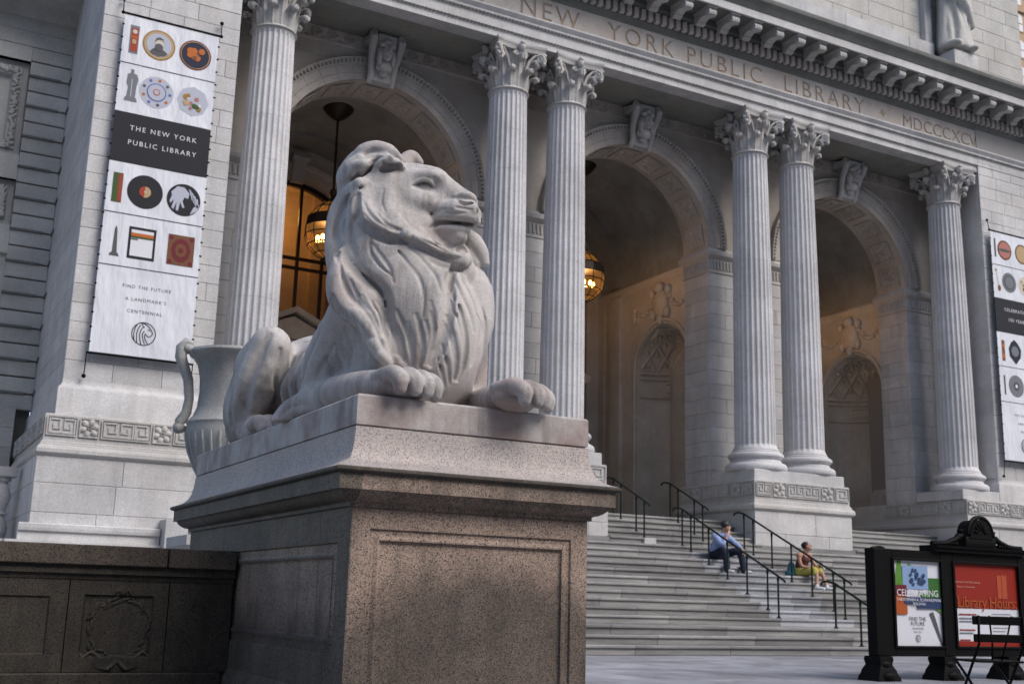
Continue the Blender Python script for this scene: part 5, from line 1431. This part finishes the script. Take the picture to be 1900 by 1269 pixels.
m=MB(); m.tube([(-.2,-.32,.18),(.2,-.32,.18)],.008,5); m.tube([(-.17,-.02,.12),(.17,-.02,.12)],.008,5); obj('stretcher',m,M['iron'],ch)
cp=at(1852,1135,'Z',.80)
d_=9.0; cp=at(1856,1135,'Y',6.75)
ch.location=(cp[0],6.75,0.0); ch.rotation_euler=(0,0,R_(180-20))

# ------------------------------------------------------------------ far side of the avenue, unseen; added to block low sky and dim the portico
av=thing('unseen_street_block','unseen office block across the avenue, added to block low sky','building',(0,-52,-.9))
M['avstone']=simple('avenue_stone',(.20,.19,.18),.9)
m=MB(); m.box(-110,120,-75,-52,-.9,44); obj('wall',m,M['avstone'],av)
m=MB()
for r in range(9):
    for k in range(46): m.box(-108+k*5,-105.6+k*5,-52.05,-51.95,4+r*4.4,6.8+r*4.4)
obj('window_grid',m,M['skywin'],av)['kind']='stuff'
# ------------------------------------------------------------------ the lion
LO=np.array([2.775,5.5,1.85])                 # middle of the plinth's front edge, on top
lion=thing('lion_statue','pale weathered marble lion lying on the granite pedestal, head turned to the right','statue',(2.78,7.1,1.69))
LH=.0062
cl=Clay((1.86,5.16,1.78),(3.74,8.92,3.62),LH)
W=lambda x,y,z: LO+np.array([x,y,z])
EYEP=np.array([0,0,EYE])
# ---- trunk, rump, hind legs
cl.strand([W(.0,.9,.42),W(.0,1.5,.40),W(.0,2.1,.40),W(.0,2.75,.38)],[.36,.37,.40,.38],.05)
cl.ell(W(.0,2.55,.44),(.45,.52,.42),.1)
cl.ell(W(-.24,1.30,.30),(.27,.50,.28),.1); cl.ell(W(.20,1.35,.30),(.28,.55,.28),.1)
for t in range(4): cl.strand([W(-.40,1.25+t*.17,.52),W(-.50,1.30+t*.17,.32),W(-.44,1.33+t*.17,.14)],[.03,.035,.03],.05)
for s_ in (-1,1):
    kn=W(s_*.52,2.16,.65)
    hip=W(s_*.33,2.68,.42)
    cl.strand([hip,W(s_*.45,2.42,.54),kn],[.29,.235,.130],.08)
    cl.strand([kn,W(s_*.575,2.24,.42),W(s_*.585,2.44,.20),W(s_*.555,2.58,.12)],[.135,.150,.135,.11],.035)
    cl.ell(W(s_*.49,2.70,.30),(.17,.28,.28),.06)
    cl.strand([W(s_*.555,2.56,.10),W(s_*.56,2.15,.07),W(s_*.55,1.95,.06)],[.11,.085,.09],.04)
    for t in (-.085,-.03,.03,.085): cl.strand([W(s_*.55+t,2.02,.08),W(s_*.55+t,1.90,.085),W(s_*.55+t,1.82,.03)],[.05,.05,.035],.02)
    cl.strand([W(s_*.46,2.30,.62),W(s_*.62,2.42,.40),W(s_*.66,2.55,.16)],[.018,.022,.02],.03,'s')
cl.strand([W(.2,3.0,.2),W(.45,3.05,.08),W(.60,2.7,.06),W(.63,2.2,.06)],[.07,.06,.055,.07],.04)
# ---- shoulders and forelegs
cl.strand([W(-.33,.82,.60),W(-.45,1.02,.36),W(-.52,1.10,.15)],[.24,.19,.11],.08)
cl.strand([W(.26,.85,.55),W(.36,.95,.36),W(.40,.95,.15)],[.20,.16,.12],.08)
cl.strand([W(-.53,1.12,.11),W(-.50,.80,.115),W(-.475,.45,.105),W(-.44,.22,.095),W(-.42,.12,.09)],[.10,.12,.105,.088,.085],.05)
cl.strand([W(.40,.98,.13),W(.33,.60,.11),W(.25,.22,.09),W(.25,.08,.08)],[.12,.11,.09,.08],.06)
def paw(c,f,l,w,h):
    """toes curl over the front of the plinth; c is the middle of the paw"""
    c=np.array(c); f=np.array(f)/np.linalg.norm(f); r=np.array([f[1],-f[0],0]); up=np.array([0,0,1.])
    cl.ell(c-f*.06+up*.0,(l*.62,w*.50,h*.52),.04,rot=np.stack([f,-r,up],1))
    for i,t in enumerate((-1.5,-.5,.5,1.5)):
        q=c+r*t*w*.255; a=1-.10*abs(abs(t)-.5); b=.02*(1.5-abs(t))
        cl.strand([q-f*.10+up*h*.30,q+f*(.02+b)+up*h*.34,q+f*(.085*a+b)+up*h*.10,q+f*(.090*a+b)-up*h*.22],[w*.115,w*.145,w*.140,w*.105],.008)
    for t in (-1,0,1):
        q=c+r*t*w*.255
        cl.strand([q-f*.07+up*h*.66,q+f*.05+up*h*.66,q+f*.14+up*h*.34,q+f*.15-up*h*.2],[.008,.018,.020,.016],.010,'s')
paw(W(-.395,.045,.068),(.35,-1,0),.17,.33,.145)
paw(W(.250,-.05,.060),(.60,-1,0),.17,.33,.14)
# elbow tuft hanging over the plinth's left edge
cl.strand([W(-.50,.85,.10),W(-.585,1.02,.115),W(-.66,1.16,.08),W(-.715,1.20,.0),W(-.72,1.21,-.045)],[.05,.06,.055,.05,.035],.03)
cl.strand([W(-.50,.80,.05),W(-.58,.98,.055),W(-.66,1.10,.03),W(-.70,1.17,-.02)],[.035,.04,.04,.03],.012)
# ---- chest and mane mass
def I(u,v,ly): return at(u,v,'Y',5.5+ly)
cl.ell(W(-.13,.74,.50),(.36,.38,.58),.1)
cl.ell(W(-.02,.50,.46),(.26,.24,.42),.1)
cl.strand([W(-.15,.76,.72),W(-.25,.80,1.02),W(-.27,.82,1.24)],[.39,.325,.26],.1)
# ---- head: own frame, turned to the lion's left
HF=np.array([.80,-.60,0.]); HR=np.array([-.60,-.80,0.]); HU=np.array([0,0,1.])
HC=W(-.165,.69,1.325)
rm=np.stack([HF,-HR,HU],1)
def Hh(f,r,u): return HC+HF*f+HR*r+HU*u
def Hp(u,v,r):
    """point seen at photo pixel (u, v), r metres out from the head's middle plane"""
    d=FWD*FPX+RGT*(u-950.)-UPV*(v-634.5); t=((HC+HR*r-EYEP)@HR)/(d@HR); return EYEP+t*d
def Hm(p): return p-2*((p-HC)@HR)*HR
def both(fn,pts,*a,**k):
    fn(pts,*a,**k); fn([Hm(p) for p in pts],*a,**k)
def L(px,rad,k=.018,lift=0.,mode='u',mir=False):
    """lock or cut: photo pixels dropped on the clay along their sight lines (or at a given depth)"""
    pts=[];prev=None
    for q in px:
        u,v=q[0],q[1]
        d=FWD*FPX+RGT*(u-950.)-UPV*(v-634.5); d/=np.linalg.norm(d)
        if len(q)>2: p=I(u,v,q[2])
        else:
            p=cl.trace(EYEP,d,4.5,9.)
            if p is None or (prev is not None and np.linalg.norm(p-prev)>.35):
                p=EYEP+d*(np.linalg.norm(prev-EYEP) if prev is not None else 6.6)
            p=p-d*lift
        prev=p; pts.append(p)
    cl.strand(pts,rad,k,mode)
    if mir: cl.strand([Hm(p) for p in pts],rad,k,mode)
CR,CK=1.0,1.0
def cut(px,r=.012,k=.018,lift=0.,mir=False,e=.5): L(px,[r*e*CR]+[r*CR]*(len(px)-2)+[r*e*CR],k*CK,lift,'s',mir)
cl.ell(Hh(-.06,0,.05),(.24,.185,.19),.06,rot=rm)                                        # skull
cl.strand([Hp(770,340,0),Hp(800,343,0),Hp(830,361,0)],[.115,.110,.088],.04)               # forehead to bridge
cl.strand([Hp(825,360,0),Hp(850,368,0),Hp(868,376,0)],[.080,.072,.058],.03)               # bridge of the nose
cl.ell(Hp(812,326,0),(.04,.09,.02),.03,rot=rm)                                          # brow across
both(cl.strand,[Hp(766,328,.120),Hp(790,325,.128),Hp(816,331,.085)],[.022,.030,.024],.045)   # brow ridge
both(cl.strand,[Hp(755,372,.10),Hp(785,376,.105),Hp(812,376,.07)],[.075,.06,.045],.05)       # cheekbone
both(cl.strand,[Hp(760,405,.09),Hp(788,415,.08)],[.075,.05],.05)                           # cheek
both(cl.strand,[Hp(818,391,.055),Hp(845,390,.068),Hp(872,390,.045)],[.050,.066,.055],.02)    # muzzle pads
both(cl.strand,[Hp(802,408,.060),Hp(818,401,.075),Hp(840,399,.080),Hp(865,401,.066),Hp(880,405,.030)],[.022,.032,.036,.036,.030],.010)  # hanging upper lip
cl.strand([Hp(785,425,0),Hp(820,430,0),Hp(846,432,0)],[.085,.070,.052],.03)                 # lower jaw
both(cl.strand,[Hp(806,424,.070),Hp(832,424,.062),Hp(856,425,.040),Hp(866,426,.0)],[.018,.024,.024,.024],.012) # lower lip
cl.ell(Hp(850,441,0),(.055,.062,.042),.02,rot=rm)                                        # chin
cl.ell(Hp(866,370,0),(.056,.068,.044),.012,rot=rm); cl.ell(Hp(872,384,0),(.03,.036,.036),.015,rot=rm)  # nose leather
# cuts on both sides of the face
cut([(798,424),(806,419),(816,413),(838,411),(860,412),(876,416)],.015,.010,-.006,True,.8)
L([(845,364),(858,361),(872,364),(881,371)],[.012,.018,.018,.012],.010,-.006,mir=True); cut([(849,371),(855,378),(864,381),(874,379)],.018,.006,-.018,True,.8)
cut([(846,385),(860,387),(876,390)],.008,.010,0.,True)
cut([(884,387),(886,395),(884,408)],.009,.012)
cut([(826,394),(845,396),(862,396)],.005,.012,0.,True); cut([(818,388),(840,389)],.004,.010,0.,True)
cut([(770,343),(786,344),(803,346)],.025,.03,.004,True)                                  # socket
L([(781,345),(794,346)],[.024,.022],.004,-.010,mir=True)                                 # eyeball
L([(766,342),(777,335),(789,333),(800,338),(805,346)],[.007,.0125,.0135,.0120,.006],.006,.004,mir=True)   # upper lid
L([(772,347),(785,352),(799,350)],[.004,.007,.005],.008,.0,mir=True)                       # lower lid
cut([(772,342.5),(782,339),(793,339),(801,344)],.0125,.003,-.004,True)                     # shadow line under the lid
cut([(805,331),(811,338)],.008,.03,0.,True)
                                     # hollow behind the mouth
# ears
for mir in (False,True):
    f=(lambda p:Hm(p)) if mir else (lambda p:p)
    cl.strand([f(Hp(712,324,.13)),f(Hp(722,312,.14)),f(Hp(738,314,.12))],[.07,.075,.05],.03)
    cl.strand([f(Hp(699,328,.18)),f(Hp(702,309,.215)),f(Hp(716,299,.23)),f(Hp(733,301,.215)),f(Hp(746,311,.16))],[.024,.027,.027,.027,.022],.012)
cut([(709,319),(720,311),(738,310)],.040,.010,-.004,True,.7); cut([(712,325),(722,328)],.012,.02,.0,True)
cl.strand([Hp(748,308,-.10),Hp(762,296,-.13),Hp(775,302,-.13)],[.06,.058,.036],.03)             # tip of the far ear
# crown of swept-back hair
cl.ell(Hp(686,312,0),(.15,.17,.12),.05,rot=rm); cl.ell(Hp(664,335,0),(.13,.16,.12),.05,rot=rm)
L([(662,300,.76),(676,284,.72),(698,277,.68),(722,281,.63),(742,294,.58)],[.045,.055,.052,.042,.020],.02)
L([(640,352,.84),(642,334,.80),(652,312,.74),(668,298,.70)],[.045,.055,.055,.04],.02)
L([(668,324),(675,307),(690,295),(708,290),(726,293)],[.022,.034,.038,.030,.016],.014,.010)
L([(652,322),(660,309),(674,305),(684,302)],[.022,.03,.03,.018],.012,.010)
cut([(678,330),(684,320),(690,310)],.030,.014,-.004); cut([(656,334),(664,330),(674,334)],.022,.016,.0)
cut([(676,288),(694,280),(714,284),(730,292)],.011,.018,.0); cut([(686,304),(698,300),(712,302)],.009,.014,.0)
cut([(642,344),(652,326),(660,314)],.009,.014)
CR,CK=1.30,.55
# ruff from the ear along the jaw: one heavy overhanging lock
L([(698,332),(684,352),(674,378),(682,404),(708,424),(742,434),(764,436)],[.05,.078,.088,.082,.066,.050,.028],.03,-.02)
L([(724,340),(716,370),(722,400),(744,420)],[.05,.07,.065,.035],.05,-.035)
cut([(664,362),(660,388),(668,412),(692,431),(722,444),(756,449)],.027,.018,-.004)
cut([(676,376),(684,394),(702,412),(728,424),(752,430)],.0095,.020,.002); cut([(676,398),(692,416),(716,428)],.009,.016,.002)
cut([(700,396),(716,414),(736,424)],.006,.015); cut([(712,352),(708,374),(714,392)],.005,.02)
# throat, and the lock under the chin
cl.strand([Hp(800,448,-.05),Hp(836,470,-.08),Hp(845,505,-.05)],[.11,.10,.12],.03); cl.strand([Hp(775,440,0),Hp(795,468,0),Hp(815,505,0)],[.12,.10,.11],.04)
L([(754,436),(776,446),(806,463),(834,478),(858,486),(870,482)],[.034,.046,.050,.048,.042,.024],.012,.012)
L([(770,440),(800,454),(826,468),(852,474)],[.018,.024,.024,.014],.010,.004)
cut([(808,452),(836,463),(864,464)],.030,.010,-.016); cut([(768,446),(796,462),(820,474),(846,482)],.0075,.010,.002); cut([(782,444),(806,455),(826,466)],.006,.010,.002)
L([(862,440,.66),(878,450,.60),(892,468,.56),(900,488,.54)],[.06,.058,.046,.028],.015)
L([(858,456,.66),(872,474,.60),(884,490,.56)],[.05,.045,.025],.015)
# ---- the two halves of the chest mane, broad and smooth
L([(716,455,.80),(748,500,.70),(774,550,.60),(776,610,.54),(764,654,.50)],[.13,.17,.185,.16,.09],.05)
L([(690,470,.84),(700,530,.76),(714,590,.66),(728,640,.58)],[.14,.16,.15,.09],.06)
L([(866,500,.66),(880,545,.58),(876,600,.52),(858,660,.48),(842,712,.44)],[.080,.115,.130,.115,.06],.03)
# ---- back sheet of the mane along the left contour
L([(668,342),(646,364),(630,392),(622,430),(622,474),(626,520)],[.04,.055,.06,.062,.06,.05],.03,-.015)
L([(640,480,.68),(630,520,.66),(632,552,.64),(650,578,.58),(676,600,.50)],[.07,.078,.075,.062,.035],.03)
L([(660,520,.62),(672,560,.58),(690,604,.50),(704,640,.46),(716,668,.42)],[.08,.085,.075,.065,.035],.03)
cut([(672,347),(644,372),(628,408),(622,444),(626,486)],.014,.022,.002)
cut([(664,398),(650,424),(652,456),(660,476)],.018,.045,.004)
cut([(640,458),(648,482),(672,510),(700,530),(714,556),(718,590),(714,620)],.032,.035,.004); cut([(658,492),(684,518),(706,542),(714,570)],.011,.012,-.012)
cut([(686,446),(704,470),(722,496),(730,524)],.008,.020,.002)
cut([(632,500),(640,530),(656,556),(680,574)],.013,.025,.002); cut([(664,560),(684,586),(700,616),(710,650)],.012,.025,.002)
cut([(700,560),(724,600),(736,640),(744,672)],.009,.03,.002); cut([(756,600),(766,636),(766,668)],.008,.03,.002); cut([(790,596),(796,624),(790,654)],.010,.03,.002); cut([(800,560),(806,590),(804,616)],.008,.03,.002)
cut([(742,640),(752,662),(756,676)],.008,.02,.002); cut([(776,640),(780,660),(778,674)],.008,.02,.002)
# deep cleft between the halves, hollow under the beard
cut([(842,496),(836,516),(834,545),(831,580),(824,620),(812,650),(800,676)],.030,.024,-.004); cut([(838,500),(834,520),(836,540)],.020,.02,-.01)
cut([(800,484),(824,494),(848,500),(866,498)],.016,.02,.004)
# folds of the right half
cut([(846,522),(860,552),(874,584),(880,616)],.011,.03,.002); cut([(836,560),(852,600),(862,640),(858,676)],.009,.022,.002); cut([(826,604),(840,644),(846,684),(842,706)],.010,.018,.002); cut([(820,640),(830,676),(834,712)],.010,.018,.002)
cut([(880,570),(894,606),(890,640)],.007,.02,.002); cut([(812,664),(820,690),(826,718)],.009,.015,.002); cut([(868,640),(862,676),(850,706)],.008,.02,.002)
# undercut along the mane's lower edge, with a few loose points of hair
cut([(616,548),(628,574),(656,594),(680,612),(690,640),(704,664),(718,688)],.016,.020,.002)
for px in ([(656,580),(672,598),(676,610)],[(676,600),(690,622),(692,638)],[(692,636),(706,654),(708,668)],[(708,660),(722,676),(724,688)],[(734,668),(746,680),(752,686)]):
    L(px,[.030,.026,.010],.012,-.004)
# more of the long combed locks, cut deep
CR,CK=1.0,.5
cut([(664,352),(648,378),(640,408),(638,440)],.013,.02); cut([(690,440),(686,462),(700,488),(726,512)],.010,.02); cut([(726,452),(752,482),(776,512),(786,548),(784,586)],.010,.03); cut([(760,458),(786,484),(808,510),(818,540)],.009,.03)
cut([(716,560),(730,596),(744,630),(750,668)],.015,.03); cut([(736,576),(752,610),(762,646),(764,676)],.013,.03); cut([(772,584),(782,620),(784,654),(778,680)],.016,.03); cut([(800,580),(806,616),(800,650),(790,676)],.015,.025); cut([(690,560),(708,600),(722,640),(734,670)],.014,.03)
cut([(650,520),(664,550),(684,574)],.014,.02); cut([(672,548),(690,580),(704,610)],.011,.02); cut([(628,440),(630,480),(636,520)],.010,.02)
cut([(856,516),(876,552),(888,596),(886,640),(874,676)],.014,.025); cut([(842,548),(858,590),(866,634),(860,676),(848,706)],.015,.022); cut([(828,586),(842,626),(848,666),(842,704)],.014,.02); cut([(894,570),(902,610),(896,650)],.009,.02)
# thigh and shank parted, shank parted from the flank
cut([(500,622),(478,664),(460,712),(450,760),(444,800)],.034,.07); cut([(540,640),(546,680),(542,724),(534,756)],.022,.03); cut([(520,650),(512,700),(506,750)],.018,.06); cut([(440,690),(428,740),(430,790)],.014,.06)
cut([(592,620),(572,664),(560,706)],.012,.05); cut([(620,640),(596,684),(580,720)],.014,.05); cut([(640,610),(652,650),(640,690)],.012,.05)
# the side turned away: long locks over the shoulder and down the nape
r_=random.Random(12)
for k in range(13):
    a=-.20+k*.15; ca,sa=math.cos(a),math.sin(a)
    c0=np.array([-.25,.82,1.22]); 
    pts=[W(*(c0+np.array([.22*ca,.25*sa,.06]))),W(*(np.array([-.20,.80,1.0])+np.array([.31*ca,.32*sa,0]))),W(*(np.array([-.15,.77,.72])+np.array([.37*ca+r_.uniform(-.02,.02),.38*sa,0]))),W(*(np.array([-.14,.76,.45+r_.uniform(-.05,.05)])+np.array([.37*ca,.38*sa,0])))]
    cl.strand(pts,[.04,.055,.055,.025],.02)
cl.cut_below(1.842)
obj('body',cl.mesh('body',M['lion'],0),None,lion)
m=MB(); m.band(PX0,PX1,PY0,PY1,[(-.012,1.686),(-.012,1.690),(0,1.692),(0,1.838),(-.010,1.850)]); obj('plinth',m,M['lion'],lion)
# ------------------------------------------------------------------ the two people on the steps
SKIN=simple('skin',(.40,.235,.165),.55); SKINW=simple('skin_tanned',(.36,.19,.125),.55); HAIR=simple('black_hair',(.012,.010,.009),.5)
def cloth(name,col,rough=.85):
    g=G(name); c=g.mix(.6,col,g.ramp(g.noise(14,4,.6),[(.3,.75),(.7,1.15)]),'MULTIPLY'); g.bump(g.noise(30,4,.6),.4,.01); return g.out(c,rough,.2)
SHIRT=cloth('blue_shirt',(.27,.35,.58)); JEANS=cloth('dark_jeans',(.018,.022,.040)); SHOE=simple('white_shoe',(.62,.63,.65),.6); YEL=cloth('yellow_shorts',(.42,.37,.09)); TOP=cloth('brown_top',(.12,.05,.045)); TEAL=cloth('teal_bag',(.03,.12,.16)); WBOT=simple('pale_bottle',(.55,.58,.60),.3)
V3=lambda *a: np.array(a,float)
def person(label,cat,loc,J,skin,lo,hi,man):
    t=thing('person',label,'person',loc); h=.0095
    def limbs(cl,names,rad,k=.03):
        cl.strand([J[n] for n in names],rad,k)
    fdir=J['face']/np.linalg.norm(J['face']); up=J['headup']/np.linalg.norm(J['headup']); rmh=rotm(fdir,up); F,Lf_,U=rmh[:,0],rmh[:,1],rmh[:,2]
    hd=J['head']; s=1.0 if man else .93
    c=Clay(lo,hi,h)
    c.cone(J['pelvis'],J['belly'],.15*s,.135*s,.05); c.cone(J['belly'],J['chest'],.135*s,.15*s,.05); c.cone(J['shR'],J['shL'],.075*s,.075*s,.06)
    c.cone(J['chest'],J['neck'],.10*s,.055,.05); c.cone(J['neck'],hd-U*.06,.055*s,.055*s,.02)
    c.ell(hd+U*.015-F*.01,(.098*s,.078*s,.112*s),.02,rot=rmh); c.ell(hd+F*.035-U*.055,(.062*s,.056*s,.062*s),.02,rot=rmh)
    c.cone(hd+F*.085+U*.012,hd+F*.108-U*.022,.010,.016,.012); c.ell(hd+F*.088-U*.055,(.014,.026,.010),.008,rot=rmh); c.ell(hd+F*.078-U*.092,(.022,.024,.018),.015,rot=rmh)
    for q in (-1,1):
        c.ell(hd+F*.082+Lf_*q*.032+U*.014,(.012,.017,.010),.006,'s',rot=rmh); c.ell(hd+F*.074+Lf_*q*.032+U*.013,(.011,.012,.010),.003,rot=rmh); c.ell(hd+F*.084+Lf_*q*.032+U*.032,(.010,.022,.006),.008,rot=rmh)
        c.ell(hd-F*.005+Lf_*q*.080-U*.008,(.022,.011,.033),.008,rot=rmh)
    for q in 'RL':
        c.strand([J['sh'+q],J['el'+q],J['wr'+q]],[.055*s,.042*s,.028*s],.03)
        c.strand([J['hip'+q],J['kn'+q],J['an'+q]],[.085*s,.058*s,.040*s],.04)
        hdir=J['hand'+q]-J['wr'+q]; L_=np.linalg.norm(hdir); hdir=hdir/L_; pn=J['palm'+q]/np.linalg.norm(J['palm'+q]); sd=np.cross(hdir,pn); sd/=np.linalg.norm(sd)
        c.ell(J['wr'+q]+hdir*.055,(.050,.038,.018),.012,rot=np.stack([hdir,sd,np.cross(hdir,sd)],1))
        for i,(o,l) in enumerate(((-.030,.062),(-.010,.074),(.010,.070),(.029,.055))):
            b=J['wr'+q]+hdir*.09+sd*o; m_=b+hdir*l*.5+pn*.008; e=m_+hdir*l*.35+pn*l*.45
            c.strand([b-hdir*.02,b,m_,e],[.0105,.0105,.0095,.008],.004)
        b=J['wr'+q]+hdir*.03-sd*.034; c.strand([b,b+hdir*.03-sd*.018+pn*.012,b+hdir*.058-sd*.018+pn*.026],[.012,.011,.009],.006)
        c.cone(J['an'+q],J['toe'+q],.042*s,.030*s,.02)
    obj('body',c.mesh('body',skin),None,t)
    def garment(name,mat,build):
        g=Clay(lo,hi,h); build(g); obj(name,g.mesh(name,mat),None,t)
    return t,garment,(hd,F,Lf_,U,rmh)
# man: elbow on his right knee, hand at his mouth, looking along the steps
sx_,sy_,sz_=18.10,22.76,1.98
mx=dict(pelvis=V3(18.12,22.80,2.10),belly=V3(18.10,22.74,2.28),chest=V3(18.11,22.62,2.46),neck=V3(18.13,22.54,2.62),head=V3(18.17,22.47,2.765),face=V3(.90,-.42,-.04),headup=V3(.05,-.12,1),
 shR=V3(17.93,22.60,2.53),shL=V3(18.31,22.60,2.53),elR=V3(17.95,22.36,2.34),wrR=V3(18.10,22.33,2.56),handR=V3(18.20,22.36,2.68),palmR=V3(.2,.9,.1),
 elL=V3(18.46,22.43,2.34),wrL=V3(18.44,22.22,2.24),handL=V3(18.43,22.12,2.08),palmL=V3(-.3,.8,-.2),
 hipR=V3(18.03,22.76,2.08),hipL=V3(18.22,22.76,2.08),knR=V3(17.96,22.30,2.17),knL=V3(18.42,22.32,2.17),anR=V3(17.92,22.14,1.73),anL=V3(18.42,22.14,1.73),toeR=V3(17.96,21.97,1.685),toeL=V3(18.50,21.98,1.685))
t,gar,(hd,F,Lf_,U,rmh)=person('man in light blue shirt and dark jeans seated on the steps, hand at mouth','person',(18.1,22.6,1.98),mx,SKIN,(17.6,21.78,1.62),(18.75,23.1,2.95),True)
def sh(g):
    J=mx; g.cone(J['pelvis'],J['belly'],.175,.158,.05); g.cone(J['belly'],J['chest'],.158,.165,.05); g.cone(J['shR'],J['shL'],.09,.09,.05); g.cone(J['chest'],J['neck']-V3(0,0,.05),.11,.075,.04)
    for q in 'RL':
        w=J['el'+q]*.35+J['wr'+q]*.65 if q=='L' else J['el'+q]*.6+J['wr'+q]*.4
        g.strand([J['sh'+q],J['el'+q],w],[.078,.064,.050],.03)
    r=random.Random(2)
    for k in range(9):
        a=r.uniform(3.3,6.1); z=r.uniform(2.12,2.5); g.strand([V3(18.11+.16*math.cos(a),22.72+.16*math.sin(a),z),V3(18.11+.17*math.cos(a+.5),22.70+.17*math.sin(a+.5),z-.07)],[.014,.012],.03)
gar('shirt',SHIRT,sh)
def tr(g):
    J=mx; g.cone(J['hipR'],J['hipL'],.135,.135,.05); g.ell(J['pelvis']+V3(0,.0,-.02),(.20,.18,.12),.05)
    for q in 'RL': g.strand([J['hip'+q],J['kn'+q],J['an'+q]+V3(0,0,-.01)],[.115,.085,.072],.03)
gar('trousers',JEANS,tr)
def shoes(J):
    def f(g):
        for q in 'RL':
            d=(J['toe'+q]-J['an'+q])*V3(1,1,0); d/=np.linalg.norm(d); b=J['an'+q]*V3(1,1,0)
            z=J['toe'+q][2]
            g.cone(b+V3(0,0,z+.02)-d*.02,b+d*.16+V3(0,0,z+.002),.050,.040,.02); g.cone(b+V3(0,0,z+.05),b+V3(0,0,z+.07),.045,.042,.02)
    return f
gar('shoes',SHOE,shoes(mx))
def hair(g):
    g.ell(hd+U*.045-F*.025,(.108,.092,.100),.02,rot=rmh); g.ell(hd+F*.115-U*.03,(.085,.12,.075),.02,'s',rot=rmh); g.ell(hd-U*.115,(.15,.12,.09),.02,'s',rot=rmh)
gar('hair',HAIR,hair)
# woman: knees together, hands in her lap, face tipped up
wx_=dict(pelvis=V3(20.22,22.12,1.76),belly=V3(20.20,22.10,1.92),chest=V3(20.20,22.04,2.08),neck=V3(20.22,21.98,2.24),head=V3(20.25,21.94,2.375),face=V3(.62,-.72,.30),headup=V3(-.05,.25,1),
 shR=V3(20.05,22.03,2.16),shL=V3(20.37,22.02,2.16),elR=V3(20.04,21.92,1.90),wrR=V3(20.24,21.76,1.87),handR=V3(20.36,21.70,1.89),palmR=V3(0,-.4,-.9),
 elL=V3(20.46,21.90,1.93),wrL=V3(20.42,21.72,1.88),handL=V3(20.38,21.62,1.92),palmL=V3(-.7,-.2,-.4),
 hipR=V3(20.13,22.10,1.75),hipL=V3(20.30,22.10,1.75),knR=V3(20.22,21.66,1.80),knL=V3(20.36,21.66,1.81),anR=V3(20.10,21.48,1.395),anL=V3(20.38,21.44,1.395),toeR=V3(20.18,21.33,1.355),toeL=V3(20.46,21.30,1.355))
t,gar,(hd,F,Lf_,U,rmh)=person('woman in yellow shorts and dark top sitting on the steps, head tipped up','person',(20.2,22.0,1.65),wx_,SKINW,(19.8,21.12,1.29),(20.75,22.42,2.58),False)
def tp(g):
    J=wx_; g.cone(J['pelvis']+V3(0,0,.06),J['belly'],.150,.138,.05); g.cone(J['belly'],J['chest'],.140,.152,.05); g.ell(J['chest']+V3(0,-.08,-.02),(.13,.08,.07),.04)
    g.ell(J['neck']+V3(0,-.05,-.02),(.10,.14,.10),.03,'s'); 
    for q in 'RL': g.strand([J['sh'+q]*.55+J['neck']*.45+V3(0,0,.005),J['sh'+q]*.55+J['neck']*.45+V3(0,-.09,-.06),J['chest']+V3(-.07 if q=='R' else .07,-.13,0)],[.018,.018,.02],.01)
gar('top',TOP,tp)
def st_(g):
    J=wx_; g.cone(J['hipR'],J['hipL'],.13,.13,.05); g.ell(J['pelvis'],(.185,.165,.11),.05)
    for q in 'RL':
        e=J['kn'+q]*.8+J['an'+q]*.2; g.strand([J['hip'+q],J['hip'+q]*.3+J['kn'+q]*.7,J['kn'+q]+V3(0,.02,0),e],[.105,.085,.078,.070],.03)
gar('shorts',YEL,st_)
gar('shoes',SHOE,shoes(wx_))
def hr(g):
    g.ell(hd+U*.035-F*.03,(.100,.088,.098),.02,rot=rmh); g.ell(hd+F*.105-U*.02,(.082,.12,.085),.02,'s',rot=rmh); g.ell(hd-U*.12,(.15,.12,.08),.02,'s',rot=rmh); g.ell(hd-F*.09+U*.06,(.05,.05,.05),.02)
gar('hair',HAIR,hr)
c=Clay((19.75,22.0,1.62),(20.15,22.45,2.1),.012); c.cone(V3(19.95,22.22,1.72),V3(19.97,22.22,1.92),.10,.08,.03); c.ell(V3(19.95,22.22,1.70),(.14,.12,.08),.05); c.strand([V3(19.90,22.2,1.9),V3(19.93,22.2,2.05),V3(20.03,22.2,1.9)],[.012,.012,.012],.01)
o=obj('bag',c.mesh('bag',TEAL),None); tag(o,'teal cloth bag on the step beside the woman in yellow shorts','bag')
m=MB(); m.lathe([(.028,-.08),(.032,-.07),(.032,.03),(.014,.055),(.014,.075)],c=(20.44,21.60,1.90),n=12); o=obj('water_bottle',m,WBOT,None,smooth=40); tag(o,"pale water bottle held in the seated woman's hands",'bottle')
